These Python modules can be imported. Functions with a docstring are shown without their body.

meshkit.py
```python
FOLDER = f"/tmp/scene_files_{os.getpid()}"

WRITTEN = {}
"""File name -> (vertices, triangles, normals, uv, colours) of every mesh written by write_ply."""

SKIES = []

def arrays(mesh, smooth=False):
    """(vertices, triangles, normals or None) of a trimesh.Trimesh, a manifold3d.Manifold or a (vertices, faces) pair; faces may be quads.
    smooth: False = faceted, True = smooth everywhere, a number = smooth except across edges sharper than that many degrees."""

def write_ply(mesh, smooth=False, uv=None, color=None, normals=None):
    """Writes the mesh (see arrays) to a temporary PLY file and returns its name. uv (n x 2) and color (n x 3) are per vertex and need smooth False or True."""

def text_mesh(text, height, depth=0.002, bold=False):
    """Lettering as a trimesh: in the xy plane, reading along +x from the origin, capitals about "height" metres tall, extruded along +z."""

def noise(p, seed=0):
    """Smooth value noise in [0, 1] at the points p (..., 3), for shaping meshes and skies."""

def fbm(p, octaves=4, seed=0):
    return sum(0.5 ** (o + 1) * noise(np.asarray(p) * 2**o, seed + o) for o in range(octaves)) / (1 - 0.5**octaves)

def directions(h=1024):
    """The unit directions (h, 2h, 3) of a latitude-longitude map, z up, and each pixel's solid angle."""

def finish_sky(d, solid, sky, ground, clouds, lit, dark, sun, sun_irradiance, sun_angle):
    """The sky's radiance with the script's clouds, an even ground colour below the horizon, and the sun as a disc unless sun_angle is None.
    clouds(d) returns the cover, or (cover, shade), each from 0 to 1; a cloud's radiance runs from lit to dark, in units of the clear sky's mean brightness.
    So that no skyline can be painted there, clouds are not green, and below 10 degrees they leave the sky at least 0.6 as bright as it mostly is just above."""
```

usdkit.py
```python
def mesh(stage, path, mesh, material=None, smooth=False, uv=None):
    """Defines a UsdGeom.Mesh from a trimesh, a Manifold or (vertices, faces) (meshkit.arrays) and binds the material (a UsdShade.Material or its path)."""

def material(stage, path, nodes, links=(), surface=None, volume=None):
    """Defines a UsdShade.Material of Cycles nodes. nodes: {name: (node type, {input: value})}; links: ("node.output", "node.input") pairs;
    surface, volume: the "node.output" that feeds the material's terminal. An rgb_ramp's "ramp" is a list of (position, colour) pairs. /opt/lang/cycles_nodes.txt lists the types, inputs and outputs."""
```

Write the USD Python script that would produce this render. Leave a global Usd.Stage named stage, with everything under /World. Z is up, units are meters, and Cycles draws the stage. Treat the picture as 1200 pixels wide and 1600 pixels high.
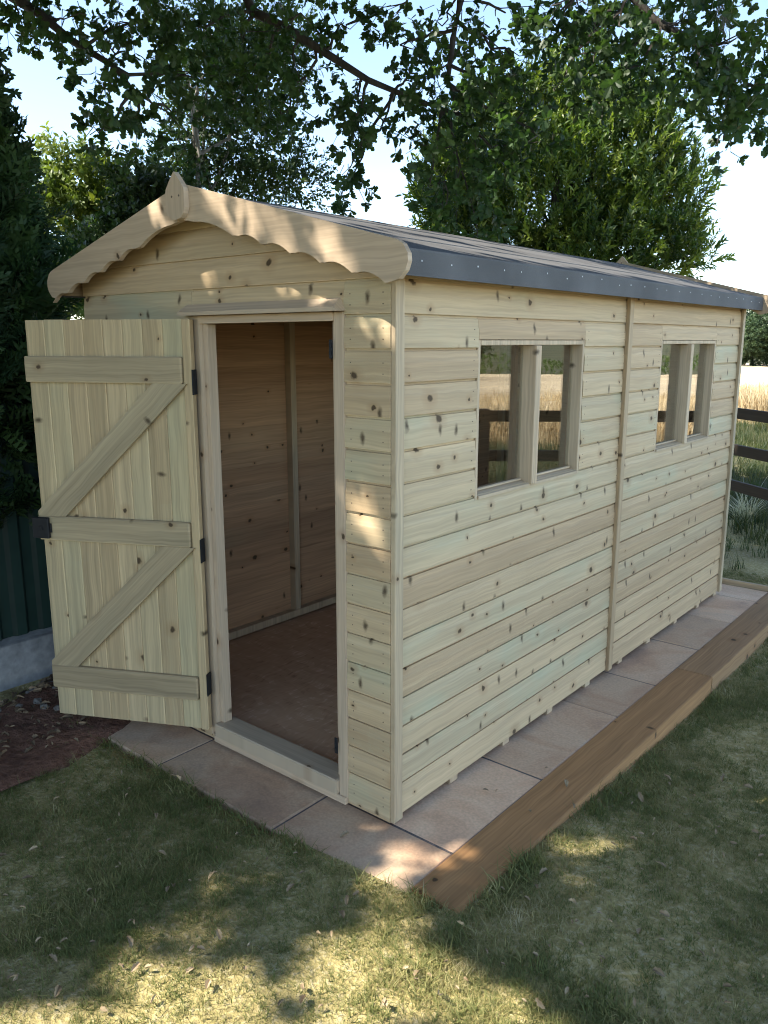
import math, random
import numpy as np, trimesh, manifold3d as m3, usdkit, meshkit
from pxr import Usd, UsdGeom, UsdLux, UsdShade, Gf, Sdf, Vt

stage = Usd.Stage.CreateInMemory()
UsdGeom.SetStageUpAxis(stage, 'Z')
UsdGeom.Xform.Define(stage, '/World')
rng = np.random.default_rng(11)
R = math.radians

# ---------------------------------------------------------------- camera
CAM = np.array([1.691, -2.0766, 1.7613]); YAW, PIT, FPX = 0.6947, 0.2087, 1260.0
FW = np.array([-math.sin(YAW)*math.cos(PIT), math.cos(YAW)*math.cos(PIT), -math.sin(PIT)])
RT = np.array([math.cos(YAW), math.sin(YAW), 0.0]); UP = np.cross(RT, FW)
cam = UsdGeom.Camera.Define(stage, '/World/camera')
cam.CreateHorizontalApertureAttr(36.0); cam.CreateVerticalApertureAttr(48.0)
cam.CreateFocalLengthAttr(36.0*FPX/1200)
cam.CreateClippingRangeAttr(Gf.Vec2f(0.05, 5000))
cam.AddTransformOp().Set(Gf.Matrix4d(*RT, 0, *UP, 0, *(-FW), 0, *CAM, 1))
cam.CreateExposureAttr(1.68)

# ---------------------------------------------------------------- sky and sun
SUN_EL = R(50); SUN_H = np.array([-0.60, -0.80])
SUN = np.array([SUN_H[0]*math.cos(SUN_EL), SUN_H[1]*math.cos(SUN_EL), math.sin(SUN_EL)])
dome = UsdLux.DomeLight.Define(stage, '/World/sky')
usdkit.material(stage, '/World/Looks/sky', {
    's': ('sky_texture', dict(sky_type='single_scattering', sun_disc=False, sun_elevation=SUN_EL, sun_rotation=math.atan2(SUN_H[0], SUN_H[1]), air_density=1.0, aerosol_density=.2, ozone_density=1.6)),
    'h': ('hsv', dict(saturation=.95)), 'b': ('background_shader', dict(strength=0.12))}, [('s.color', 'h.color'), ('h.color', 'b.color')], surface='b.background')
# a dome's material output
UsdShade.MaterialBindingAPI.Apply(dome.GetPrim()).Bind(UsdShade.Material.Get(stage, '/World/Looks/sky'))
dome.GetPrim().SetCustomDataByKey('kind', 'structure')
sun = UsdLux.DistantLight.Define(stage, '/World/sun')
sun.CreateIntensityAttr(1.15); sun.CreateNormalizeAttr(True); sun.CreateAngleAttr(0.53); sun.CreateColorAttr(Gf.Vec3f(1.0, 0.94, 0.84))
zb = SUN; xb = np.cross([0, 0, 1], zb); xb /= np.linalg.norm(xb); yb = np.cross(zb, xb)
sun.AddTransformOp().Set(Gf.Matrix4d(*xb, 0, *yb, 0, *zb, 0, 0, 0, 20, 1))

# ---------------------------------------------------------------- helpers
LK = '/World/Looks/'
_count = {}
def numbered(parent, name):
    k = _count.get((parent, name), 0); _count[(parent, name)] = k+1
    return f'{parent}/{name}' + (f'_{k:03d}' if k else '')
def pathof(parent):
    return '/World' if parent is None else (parent if isinstance(parent, str) else str(parent.GetPath()))
def tag(p, label=None, cat=None, group=None, kind=None):
    p = p.GetPrim()
    for k, v in (('label', label), ('category', cat), ('group', group), ('kind', kind)):
        if v: p.SetCustomDataByKey(k, v)
    return p
def empty(name, parent=None, loc=None):
    x = UsdGeom.Xform.Define(stage, numbered(pathof(parent), name))
    if loc is not None: x.AddTranslateOp().Set(Gf.Vec3d(*map(float, loc)))
    return x.GetPrim()
def obj(name, mesh, mat, parent=None, smooth=False, bc=None):
    """One Mesh prim. bc = (along axis, across axis, seed): board coordinates for the wood materials."""
    p = usdkit.mesh(stage, numbered(pathof(parent), name), mesh, LK+mat, smooth)
    if bc is not None:
        a, c, s = bc
        v = np.array(p.GetPointsAttr().Get())
        rs = random.Random(int(s*7919)+5)
        st = np.stack([v@np.asarray(a, float)+rs.random()*40, v@np.asarray(c, float)+rs.random()*20, np.full(len(v), rs.random()*90)], 1)
        UsdGeom.PrimvarsAPI(p).CreatePrimvar('bc', Sdf.ValueTypeNames.Float3Array, 'vertex').Set(Vt.Vec3fArray.FromNumpy(st.astype(np.float32)))
    return p.GetPrim()
_seed = [0]
def seed():
    _seed[0] += 1; return _seed[0]
X, Y, Z = np.eye(3)
def prism(poly, length, o, u, v, w):
    """poly (points in u,v) extruded by length along w from o."""
    cs = m3.CrossSection([np.asarray(poly, float)], m3.FillRule.NonZero)
    return cs.extrude(float(length)).transform(np.column_stack([u, v, w, o]).astype(float))
def box(lo, hi, ch=0.002):
    """Chamfered box."""
    lo, hi = np.minimum(lo, hi).astype(float), np.maximum(lo, hi).astype(float)
    d = hi-lo; ch = min(ch, d.min()*0.3)
    if ch <= 0: return m3.Manifold.cube(d).translate(lo)
    pts = []
    for sx in (0, 1):
        for sy in (0, 1):
            for sz in (0, 1):
                c = np.where([sx, sy, sz], hi, lo); n = np.where([sx, sy, sz], -1, 1)*ch
                for k in range(3):
                    q = c.copy()
                    for j in range(3):
                        if j != k: q[j] += n[j]
                    pts.append(q)
    return m3.Manifold.hull_points(np.array(pts))
def obox(o, ax, lo, hi, ch=0.002):
    return box(lo, hi, ch).transform(np.column_stack([*ax, o]).astype(float))
def tube(points, radii, n=7):
    P = np.asarray(points, float); rr = np.broadcast_to(radii, len(P)); V = []; F = []
    d = np.gradient(P, axis=0); d /= np.linalg.norm(d, axis=1)[:, None]+1e-9
    ref = np.array([0.3, 0.9, 0.1]) if abs(d[0][2]) > .8 else Z
    for i in range(len(P)):
        a = np.cross(d[i], ref); a /= np.linalg.norm(a)+1e-9; b = np.cross(d[i], a)
        th = np.linspace(0, 2*np.pi, n, endpoint=False)
        V.append(P[i]+rr[i]*(np.cos(th)[:, None]*a+np.sin(th)[:, None]*b))
    for i in range(len(P)-1):
        for k in range(n):
            k2 = (k+1) % n
            F += [[i*n+k, i*n+k2, (i+1)*n+k2], [i*n+k, (i+1)*n+k2, (i+1)*n+k]]
    for base in (0, (len(P)-1)*n):
        for k in range(1, n-1):
            F.append([base, base+k+1, base+k] if base == 0 else [base, base+k, base+k+1])
    return np.vstack(V), np.array(F)
def join(parts):
    V, F, n = [], [], 0
    for p in parts:
        v, f, _ = meshkit.arrays(p); V.append(v); F.append(f+n); n += len(v)
    return np.vstack(V), np.vstack(F)
def smoothstep(a, b, x):
    t = np.clip((x-a)/(b-a), 0, 1); return t*t*(3-2*t)
def pix(x, y, d):
    """A point d metres deep along the view, for laying the place out from measurements of the photograph."""
    return CAM + d*(FW + RT*(x-600)/FPX - UP*(y-800)/FPX)
def to_pix(P):
    Q = np.atleast_2d(P)-CAM; d = Q@FW
    d = np.where(np.abs(d) < 1e-6, 1e-6, d)
    return np.stack([600+FPX*(Q@RT)/d, 800-FPX*(Q@UP)/d, d], 1)
def rand_quats(n, tilt=None, g=rng):
    """Random rotations; with tilt: a yaw turn and then a lean of up to tilt radians."""
    if tilt is None:
        q = g.normal(size=(n, 4)); return q/np.linalg.norm(q, axis=1)[:, None]
    a, b, t = g.random(n)*2*np.pi, g.random(n)*2*np.pi, tilt*np.sqrt(g.random(n))
    qz = np.stack([np.cos(a/2), 0*a, 0*a, np.sin(a/2)], 1)
    ql = np.stack([np.cos(t/2), np.sin(t/2)*np.cos(b), np.sin(t/2)*np.sin(b), 0*a], 1)
    return qmul(ql, qz)
def qmul(p, q):
    w1, x1, y1, z1 = p.T; w2, x2, y2, z2 = q.T
    return np.stack([w1*w2-x1*x2-y1*y2-z1*z2, w1*x2+x1*w2+y1*z2-z1*y2, w1*y2-x1*z2+y1*w2+z1*x2, w1*z2+x1*y2-y1*x2+z1*w2], 1)
def aim_quats(d, g=rng):
    """Rotations that take +z to the directions d, with a random turn about them."""
    d = d/(np.linalg.norm(d, axis=1)[:, None]+1e-9); n = len(d)
    q = np.stack([1+d[:, 2], -d[:, 1], d[:, 0], 0*d[:, 0]], 1)
    q[np.linalg.norm(q, axis=1) < 1e-4] = [0, 1, 0, 0]; q /= np.linalg.norm(q, axis=1)[:, None]
    a = g.random(n)*2*np.pi
    return qmul(q, np.stack([np.cos(a/2), 0*a, 0*a, np.sin(a/2)], 1))
def scatter(name, protos, mat, pos, quats, scales, parent=None, smooth=False, pname='leaf_sprig', g=rng):
    """A PointInstancer of the prototype meshes."""
    path = numbered(pathof(parent), name)
    pi = UsdGeom.PointInstancer.Define(stage, path)
    rel = pi.CreatePrototypesRel()
    for i, m in enumerate(protos):
        q = usdkit.mesh(stage, f'{path}/{pname}' + (f'_{i:03d}' if i else ''), m, LK+mat, smooth)
        rel.AddTarget(q.GetPath())
    pi.CreatePositionsAttr(Vt.Vec3fArray.FromNumpy(np.asarray(pos, np.float32)))
    pi.CreateProtoIndicesAttr(Vt.IntArray.FromNumpy(g.integers(0, len(protos), len(pos)).astype(np.int32)))
    q = np.asarray(quats, np.float16)
    pi.CreateOrientationsAttr(Vt.QuathArray([Gf.Quath(float(a), float(b), float(c), float(d)) for a, b, c, d in q]))
    s = np.asarray(scales, np.float32)
    pi.CreateScalesAttr(Vt.Vec3fArray.FromNumpy(np.repeat(s[:, None], 3, 1) if s.ndim == 1 else s))
    return pi.GetPrim()

# ---------------------------------------------------------------- materials
def mat(name, nodes, links, surface, volume=None):
    return usdkit.material(stage, LK+name, nodes, links, surface=surface, volume=volume)
def wood(name, c1, c2, c3, green=0.0, knots=1.0, rough=0.7, gc=(0.40, 0.425, 0.28), contrast=0.5):
    N = {'a': ('attribute', dict(attribute='bc')),
         'sep': ('separate_xyz', {}),
         'wn': ('white_noise_texture', dict(dimensions='1D')),
         'rmp': ('rgb_ramp', dict(ramp=[(0, c1), (.5, c2), (1, c3)])),
         'mg': ('mapping', dict(scale=(2.2, 105, 1))),
         'ng': ('noise_texture', dict(scale=1.0, detail=5, roughness=.6, distortion=.4)),
         'mb': ('mapping', dict(scale=(.9, 24, 1))),
         'nb': ('noise_texture', dict(scale=1.0, detail=4, roughness=.6, distortion=.5)),
         'gr': ('map_range', dict(from_min=.3, from_max=.7, to_min=1-contrast*.42, to_max=1+contrast*.28)),
         'br': ('map_range', dict(from_min=.3, from_max=.7, to_min=1-contrast*.35, to_max=1+contrast*.25)),
         'mul': ('math', dict(math_type='multiply')),
         'base': ('mix_color', dict(blend_type='multiply', fac=1.0, use_clamp=False)),
         'cmb': ('combine_xyz', {}),
         'mn': ('mapping', dict(scale=(2.2, 5, 1))),
         'nn': ('noise_texture', dict(scale=1.0, detail=2)),
         'gm': ('map_range', dict(from_min=.48, from_max=.72, to_min=0, to_max=green, clamp=True)),
         'gw': ('map_range', dict(value=0, from_min=.35, from_max=.95, to_min=-.15, to_max=1.3, clamp=True)),
         'gx': ('math', dict(math_type='multiply')),
         'gmix': ('mix_color', dict(blend_type='mix', b=gc)),
         # round knots
         'dn': ('noise_texture', dict(scale=38.0, detail=2)),
         'dm': ('vector_math', dict(math_type='multiply_add', vector2=(.014, .022, 0), vector3=(0, 0, 0))),
         'k1m': ('mapping', dict(scale=(6.5, 8.0, 0))),
         'k1': ('voronoi_texture', dict(dimensions='2D', scale=1.0)),
         'k1d': ('map_range', dict(from_min=.055, from_max=.10, to_min=.95, to_max=0, clamp=True)),
         'k1h': ('map_range', dict(from_min=.08, from_max=.30, to_min=.45, to_max=0, clamp=True)),
         'k1s': ('separate_color', {}), 'k1r': ('map_range', dict(from_min=0, from_max=1, to_min=.72, to_max=2.4)), 'k1q': ('math', dict(math_type='multiply')),
         'k1t': ('math', dict(math_type='greater_than', value2=1-.46*knots)),
         'k1x': ('math', dict(math_type='multiply')),
         'k1y': ('math', dict(math_type='multiply')),
         # tall spike knots
         'k2m': ('mapping', dict(scale=(5.0, 2.6, 0), location=(3.3, 1.7, 0))),
         'k2': ('voronoi_texture', dict(dimensions='2D', scale=1.0)),
         'k2d': ('map_range', dict(from_min=.016, from_max=.072, to_min=.9, to_max=0, clamp=True)),
         'k2s': ('separate_color', {}),
         'k2t': ('math', dict(math_type='greater_than', value2=1-.85*knots)),
         'k2x': ('math', dict(math_type='multiply')),
         'kmax': ('math', dict(math_type='maximum')),
         'halo': ('mix_color', dict(blend_type='mix', b=tuple(np.array(c2)*(.62, .5, .40)))),
         'kn': ('mix_color', dict(blend_type='mix', b=(.062, .038, .018))),
         'wd': ('map_range', dict(from_min=.0, from_max=.55, to_min=.007, to_max=0, clamp=True)), 'wc': ('combine_xyz', {}), 'wv': ('vector_math', dict(math_type='add')),
         'bmp': ('bump', dict(strength=.22, distance=.0016)),
         'p': ('principled_bsdf', dict(roughness=rough, specular_ior_level=.28))}
    L = [('a.vector', 'sep.vector'), ('sep.z', 'wn.w'), ('wn.value', 'rmp.fac'),
         ('k1.distance', 'wd.value'), ('wd.result', 'wc.y'), ('a.vector', 'wv.vector1'), ('wc.vector', 'wv.vector2'), ('wv.vector', 'mg.vector'), ('mg.vector', 'ng.vector'), ('wv.vector', 'mb.vector'), ('mb.vector', 'nb.vector'),
         ('ng.fac', 'gr.value'), ('nb.fac', 'br.value'), ('gr.result', 'mul.value1'), ('br.result', 'mul.value2'),
         ('mul.value', 'cmb.x'), ('mul.value', 'cmb.y'), ('mul.value', 'cmb.z'), ('rmp.color', 'base.a'), ('cmb.vector', 'base.b'),
         ('a.vector', 'mn.vector'), ('mn.vector', 'nn.vector'), ('nn.fac', 'gm.value'), ('wn.value', 'gw.value'), ('gm.result', 'gx.value1'), ('gw.result', 'gx.value2'),
         ('gx.value', 'gmix.fac'), ('base.result', 'gmix.a'),
         ('a.vector', 'dn.vector'), ('dn.color', 'dm.vector1'), ('a.vector', 'dm.vector3'),
         ('dm.vector', 'k1m.vector'), ('k1m.vector', 'k1.vector'), ('k1s.b', 'k1r.value'), ('k1.distance', 'k1q.value1'), ('k1r.result', 'k1q.value2'), ('k1q.value', 'k1d.value'), ('k1q.value', 'k1h.value'), ('k1.color', 'k1s.color'), ('k1s.r', 'k1t.value1'),
         ('k1d.result', 'k1x.value1'), ('k1t.value', 'k1x.value2'), ('k1h.result', 'k1y.value1'), ('k1t.value', 'k1y.value2'),
         ('dm.vector', 'k2m.vector'), ('k2m.vector', 'k2.vector'), ('k2.distance', 'k2d.value'), ('k2.color', 'k2s.color'), ('k2s.g', 'k2t.value1'),
         ('k2d.result', 'k2x.value1'), ('k2t.value', 'k2x.value2'), ('k1x.value', 'kmax.value1'), ('k2x.value', 'kmax.value2'),
         ('k1y.value', 'halo.fac'), ('gmix.result', 'halo.a'), ('kmax.value', 'kn.fac'), ('halo.result', 'kn.a'),
         ('kn.result', 'p.base_color'), ('mul.value', 'bmp.height'), ('bmp.normal', 'p.normal')]
    mat(name, N, L, 'p.BSDF')
wood('cladding', (0.423, 0.294, 0.165), (0.528, 0.390, 0.228), (0.450, 0.358, 0.218), green=.5, knots=1.0, contrast=.36)
wood('door_wood', (0.420, 0.300, 0.160), (0.518, 0.389, 0.219), (0.458, 0.379, 0.214), green=.22, knots=.55)
wood('ledge_wood', (0.348, 0.261, 0.149), (0.390, 0.302, 0.178), (0.348, 0.286, 0.172), green=.25, knots=.5)
wood('trim_wood', (0.412, 0.291, 0.165), (0.454, 0.332, 0.206), (0.418, 0.327, 0.206), green=.2, knots=.25)
wood('planed_wood', (0.466, 0.346, 0.227), (0.489, 0.366, 0.247), (0.456, 0.356, 0.242), green=.05, knots=.35, contrast=.35)
wood('window_wood', (0.475, 0.344, 0.213), (0.500, 0.375, 0.237), (0.450, 0.350, 0.225), green=.15, knots=.4)
wood('sleeper_wood', (0.375, 0.192, 0.074), (0.357, 0.200, 0.088), (0.324, 0.192, 0.092), green=0, knots=.3, contrast=.55, rough=.8)
wood('dark_timber', (.050, .036, .024), (.060, .042, .028), (.045, .034, .024), green=0, knots=.2, rough=.75)
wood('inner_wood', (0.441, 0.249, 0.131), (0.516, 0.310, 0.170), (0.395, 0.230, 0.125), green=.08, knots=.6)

def noisy(name, c1, c2, scale, rough=.8, bump=.2, dist=.01, detail=5, stretch=(1, 1, 1), c3=None, spec=.3, big=None):
    N = {'g': ('geometry', {}), 'm': ('mapping', dict(scale=stretch)), 'n': ('noise_texture', dict(scale=scale, detail=detail, roughness=.6)),
         'r': ('rgb_ramp', dict(ramp=[(.28, c1), (.5, c3 or tuple((np.array(c1)+c2)/2)), (.72, c2)])),
         'n2': ('noise_texture', dict(scale=big or scale*.13, detail=3)), 'mr': ('map_range', dict(from_min=.3, from_max=.7, to_min=.75, to_max=1.2)),
         'cb': ('combine_xyz', {}), 'mx': ('mix_color', dict(blend_type='multiply', fac=1.0, use_clamp=False)),
         'b': ('bump', dict(strength=bump, distance=dist)), 'p': ('principled_bsdf', dict(roughness=rough, specular_ior_level=spec))}
    L = [('g.position', 'm.vector'), ('m.vector', 'n.vector'), ('n.fac', 'r.fac'), ('m.vector', 'n2.vector'), ('n2.fac', 'mr.value'),
         ('mr.result', 'cb.x'), ('mr.result', 'cb.y'), ('mr.result', 'cb.z'), ('r.color', 'mx.a'), ('cb.vector', 'mx.b'), ('mx.result', 'p.base_color'),
         ('n.fac', 'b.height'), ('b.normal', 'p.normal')]
    mat(name, N, L, 'p.BSDF')
noisy('roof_felt', (.070, .068, .066), (.13, .127, .124), 420, rough=.85, bump=.6, dist=.002, spec=.25, big=3)
noisy('nail_steel', (.5, .5, .5), (.6, .6, .6), 30, rough=.4)
noisy('nail_dark', (.05, .04, .03), (.10, .07, .05), 30, rough=.5)
noisy('black_iron', (.008, .008, .009), (.014, .014, .015), 60, rough=.6, bump=.1, spec=.3)
noisy('bark', (.03, .026, .022), (.10, .085, .07), 18, rough=.95, bump=.8, dist=.02, stretch=(1, 1, .25))
noisy('pale_bark', (.13, .12, .10), (.30, .28, .24), 14, rough=.9, bump=.5, dist=.01, stretch=(1, 1, .5))
noisy('soil', (.11, .050, .032), (.27, .135, .085), 26, rough=.95, bump=1.0, dist=.03)
noisy('thatch', (.24, .20, .095), (.52, .44, .27), 55, rough=.95, bump=1.0, dist=.02, c3=(.38, .31, .125), big=1.7)
noisy('rough_ground', (.03, .042, .015), (.11, .10, .045), 2.2, rough=.95, bump=.8, dist=.08, big=.12)
noisy('wheat_canopy', (.54, .41, .24), (.72, .57, .36), 5.0, rough=.9, bump=1.0, dist=.15, stretch=(1, 1, 1), big=.10)
noisy('concrete', (.14, .14, .14), (.25, .25, .245), 22, rough=.9, bump=.4, dist=.006)
noisy('green_metal', (.006, .016, .012), (.010, .024, .018), 9, rough=.55, bump=.05)
noisy('pebble', (.10, .085, .07), (.26, .23, .20), 30, rough=.85)
noisy('dry_leaf', (.19, .125, .065), (.40, .31, .19), 34, rough=.85, bump=.3, dist=.004)
noisy('litter_leaf', (.07, .045, .028), (.24, .17, .10), 34, rough=.9, bump=.3, dist=.004)
noisy('mortar', (.12, .10, .09), (.20, .17, .15), 60, rough=.95, bump=.4, dist=.004)
# sandstone slabs: tone per slab, clouds of grey, buff and rose
mat('sandstone', {'g': ('geometry', {}), 'n': ('noise_texture', dict(scale=2.6, detail=6, roughness=.62, distortion=.9)), 'n2': ('noise_texture', dict(scale=90, detail=3)),
    'r': ('rgb_ramp', dict(ramp=[(.22, (.36, .235, .16)), (.42, (.60, .385, .24)), (.56, (.67, .47, .305)), (.78, (.46, .35, .26))])),
    'o': ('object_info', {}), 'hr': ('map_range', dict(from_min=0, from_max=1, to_min=.78, to_max=1.12)), 'cb': ('combine_xyz', {}),
    'f': ('map_range', dict(from_min=.3, from_max=.7, to_min=.88, to_max=1.1)), 'ml': ('math', dict(math_type='multiply')),
    'mx': ('mix_color', dict(blend_type='multiply', fac=1.0, use_clamp=False)),
    'hn': ('noise_texture', dict(scale=9, detail=4)), 'b': ('bump', dict(strength=.5, distance=.012)), 'p': ('principled_bsdf', dict(roughness=.78, specular_ior_level=.3))},
    [('g.position', 'n.vector'), ('g.position', 'n2.vector'), ('g.position', 'hn.vector'), ('n.fac', 'r.fac'), ('o.random', 'hr.value'), ('n2.fac', 'f.value'), ('hr.result', 'ml.value1'), ('f.result', 'ml.value2'),
     ('ml.value', 'cb.x'), ('ml.value', 'cb.y'), ('ml.value', 'cb.z'), ('r.color', 'mx.a'), ('cb.vector', 'mx.b'), ('mx.result', 'p.base_color'), ('hn.fac', 'b.height'), ('b.normal', 'p.normal')], 'p.BSDF')
# strand board: angular flakes of different brown
mat('strand_board', {'g': ('geometry', {}), 'nd': ('noise_texture', dict(scale=7, detail=1)), 'va': ('vector_math', dict(math_type='multiply_add', vector2=(.08, .08, 0))),
    'm': ('mapping', dict(scale=(9, 38, 1), rotation=(0, 0, .7))), 'v': ('voronoi_texture', dict(dimensions='2D', scale=1.0)), 's': ('separate_color', {}),
    'm2': ('mapping', dict(scale=(52, 9, 1), rotation=(0, 0, -.5))), 'v2': ('noise_texture', dict(scale=1.0, detail=4, roughness=.7, distortion=.6)), 's2': ('map_range', dict(from_min=.3, from_max=.7, to_min=0, to_max=1.35)), 'm3': ('math', dict(math_type='multiply', value2=.75)),
    'ad': ('math', dict(math_type='add')), 'hf': ('math', dict(math_type='multiply', value2=.5)),
    'r': ('rgb_ramp', dict(ramp=[(.05, (.38, .20, .105)), (.3, (.54, .32, .18)), (.7, (.60, .37, .215)), (.97, (.76, .55, .36))])),
    'b': ('bump', dict(strength=.3, distance=.003)), 'p': ('principled_bsdf', dict(roughness=.6))},
    [('g.position', 'nd.vector'), ('nd.color', 'va.vector1'), ('g.position', 'va.vector3'), ('va.vector', 'm.vector'), ('m.vector', 'v.vector'), ('v.color', 's.color'), ('va.vector', 'm2.vector'), ('m2.vector', 'v2.vector'), ('v2.fac', 's2.value'),
     ('s.r', 'm3.value1'), ('m3.value', 'ad.value1'), ('s2.result', 'ad.value2'), ('ad.value', 'hf.value1'), ('hf.value', 'r.fac'), ('hf.value', 'b.height'), ('b.normal', 'p.normal'), ('r.color', 'p.base_color')], 'p.BSDF')
# window glass: mirror share rises with the angle
mat('glass', {'lw': ('layer_weight', dict(blend=.5)), 'pw': ('math', dict(math_type='power', value2=2.9)), 'ma': ('math', dict(math_type='multiply_add', value2=.95, value3=.05)),
    't': ('transparent_bsdf', dict(color=(.93, .95, .94))), 'g': ('glossy_bsdf', dict(roughness=0.0, color=(.97, .97, .97))), 'm': ('mix_closure', {})},
    [('lw.facing', 'pw.value1'), ('pw.value', 'ma.value1'), ('ma.value', 'm.fac'), ('t.BSDF', 'm.closure1'), ('g.BSDF', 'm.closure2')], 'm.closure')
def leafy(name, c1, c2, c3, trans, rough=.5, tfac=.38, spec=.35):
    mat(name, {'g': ('geometry', {}), 'o': ('object_info', {}), 'ad': ('math', dict(math_type='add')), 'fr': ('math', dict(math_type='fraction')),
        'r': ('rgb_ramp', dict(ramp=[(0, c1), (.55, c2), (1, c3)])), 'n': ('noise_texture', dict(scale=1.3, detail=2)), 'mr': ('map_range', dict(from_min=.3, from_max=.7, to_min=.7, to_max=1.25)),
        'cb': ('combine_xyz', {}), 'mx': ('mix_color', dict(blend_type='multiply', fac=1.0, use_clamp=False)),
        'tm': ('mix_color', dict(blend_type='multiply', fac=1.0, use_clamp=False, b=trans)),
        'p': ('principled_bsdf', dict(roughness=rough, specular_ior_level=spec)), 't': ('translucent_bsdf', {}), 'm': ('mix_closure', dict(fac=tfac))},
        [('g.random_per_island', 'ad.value1'), ('o.random', 'ad.value2'), ('ad.value', 'fr.value1'), ('fr.value', 'r.fac'), ('g.position', 'n.vector'), ('n.fac', 'mr.value'),
         ('mr.result', 'cb.x'), ('mr.result', 'cb.y'), ('mr.result', 'cb.z'), ('r.color', 'mx.a'), ('cb.vector', 'mx.b'), ('mx.result', 'p.base_color'), ('mx.result', 'tm.a'), ('tm.result', 't.color'),
         ('p.BSDF', 'm.closure1'), ('t.BSDF', 'm.closure2')], 'm.closure')
leafy('oak_leaf', (.022, .048, .017), (.032, .064, .020), (.05, .085, .024), (2.2, 2.4, 1.0), tfac=.3)
leafy('conifer_leaf', (.016, .038, .014), (.026, .058, .018), (.045, .085, .024), (1.4, 1.6, .8), rough=.6, tfac=.2)
leafy('bay_leaf', (.03, .062, .018), (.075, .125, .028), (.20, .25, .05), (1.9, 2.0, .7), rough=.38, tfac=.33)
leafy('thorn_leaf', (.03, .055, .022), (.045, .08, .028), (.07, .105, .035), (1.8, 2.0, .9), tfac=.3)
leafy('lime_leaf', (.07, .11, .025), (.11, .16, .035), (.17, .21, .05), (1.8, 1.8, .7), tfac=.35)
leafy('far_leaf', (.030, .055, .024), (.045, .075, .03), (.065, .10, .04), (1.4, 1.5, .9), tfac=.2, rough=.7)
leafy('hedge_leaf', (.07, .12, .03), (.10, .16, .04), (.14, .20, .06), (1.4, 1.5, .8), tfac=.25, rough=.7)
leafy('weed', (.025, .042, .014), (.042, .06, .018), (.12, .105, .045), (1.8, 1.9, .7), tfac=.3)
leafy('wheat', (.44, .32, .17), (.60, .46, .26), (.72, .58, .36), (1.1, 1.05, .8), tfac=.2, rough=.7)
leafy('pale_grass', (.36, .36, .22), (.48, .46, .30), (.60, .57, .40), (1.1, 1.1, .8), tfac=.25, rough=.6)
# lawn blades: green and straw in drifts
mat('lawn_blade', {'g': ('geometry', {}), 'n': ('noise_texture', dict(scale=2.3, detail=4, roughness=.65)), 'o': ('object_info', {}),
    'a1': ('math', dict(math_type='multiply_add', value2=.46, value3=-.23)), 'a2': ('math', dict(math_type='multiply_add', value2=.30, value3=-.15)),
    's1': ('math', dict(math_type='add')), 's2': ('math', dict(math_type='add')),
    'r': ('rgb_ramp', dict(ramp=[(.24, (.15, .17, .052)), (.36, (.27, .25, .09)), (.48, (.40, .35, .16)), (.60, (.58, .50, .31)), (.80, (.72, .64, .45))])),
    'p': ('principled_bsdf', dict(roughness=.6, specular_ior_level=.25)), 't': ('translucent_bsdf', {}), 'm': ('mix_closure', dict(fac=.3))},
    [('g.position', 'n.vector'), ('g.random_per_island', 'a1.value1'), ('o.random', 'a2.value1'), ('n.fac', 's1.value1'), ('a1.value', 's1.value2'), ('s1.value', 's2.value1'), ('a2.value', 's2.value2'),
     ('s2.value', 'r.fac'), ('r.color', 'p.base_color'), ('r.color', 't.color'), ('p.BSDF', 'm.closure1'), ('t.BSDF', 'm.closure2')], 'm.closure')

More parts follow.
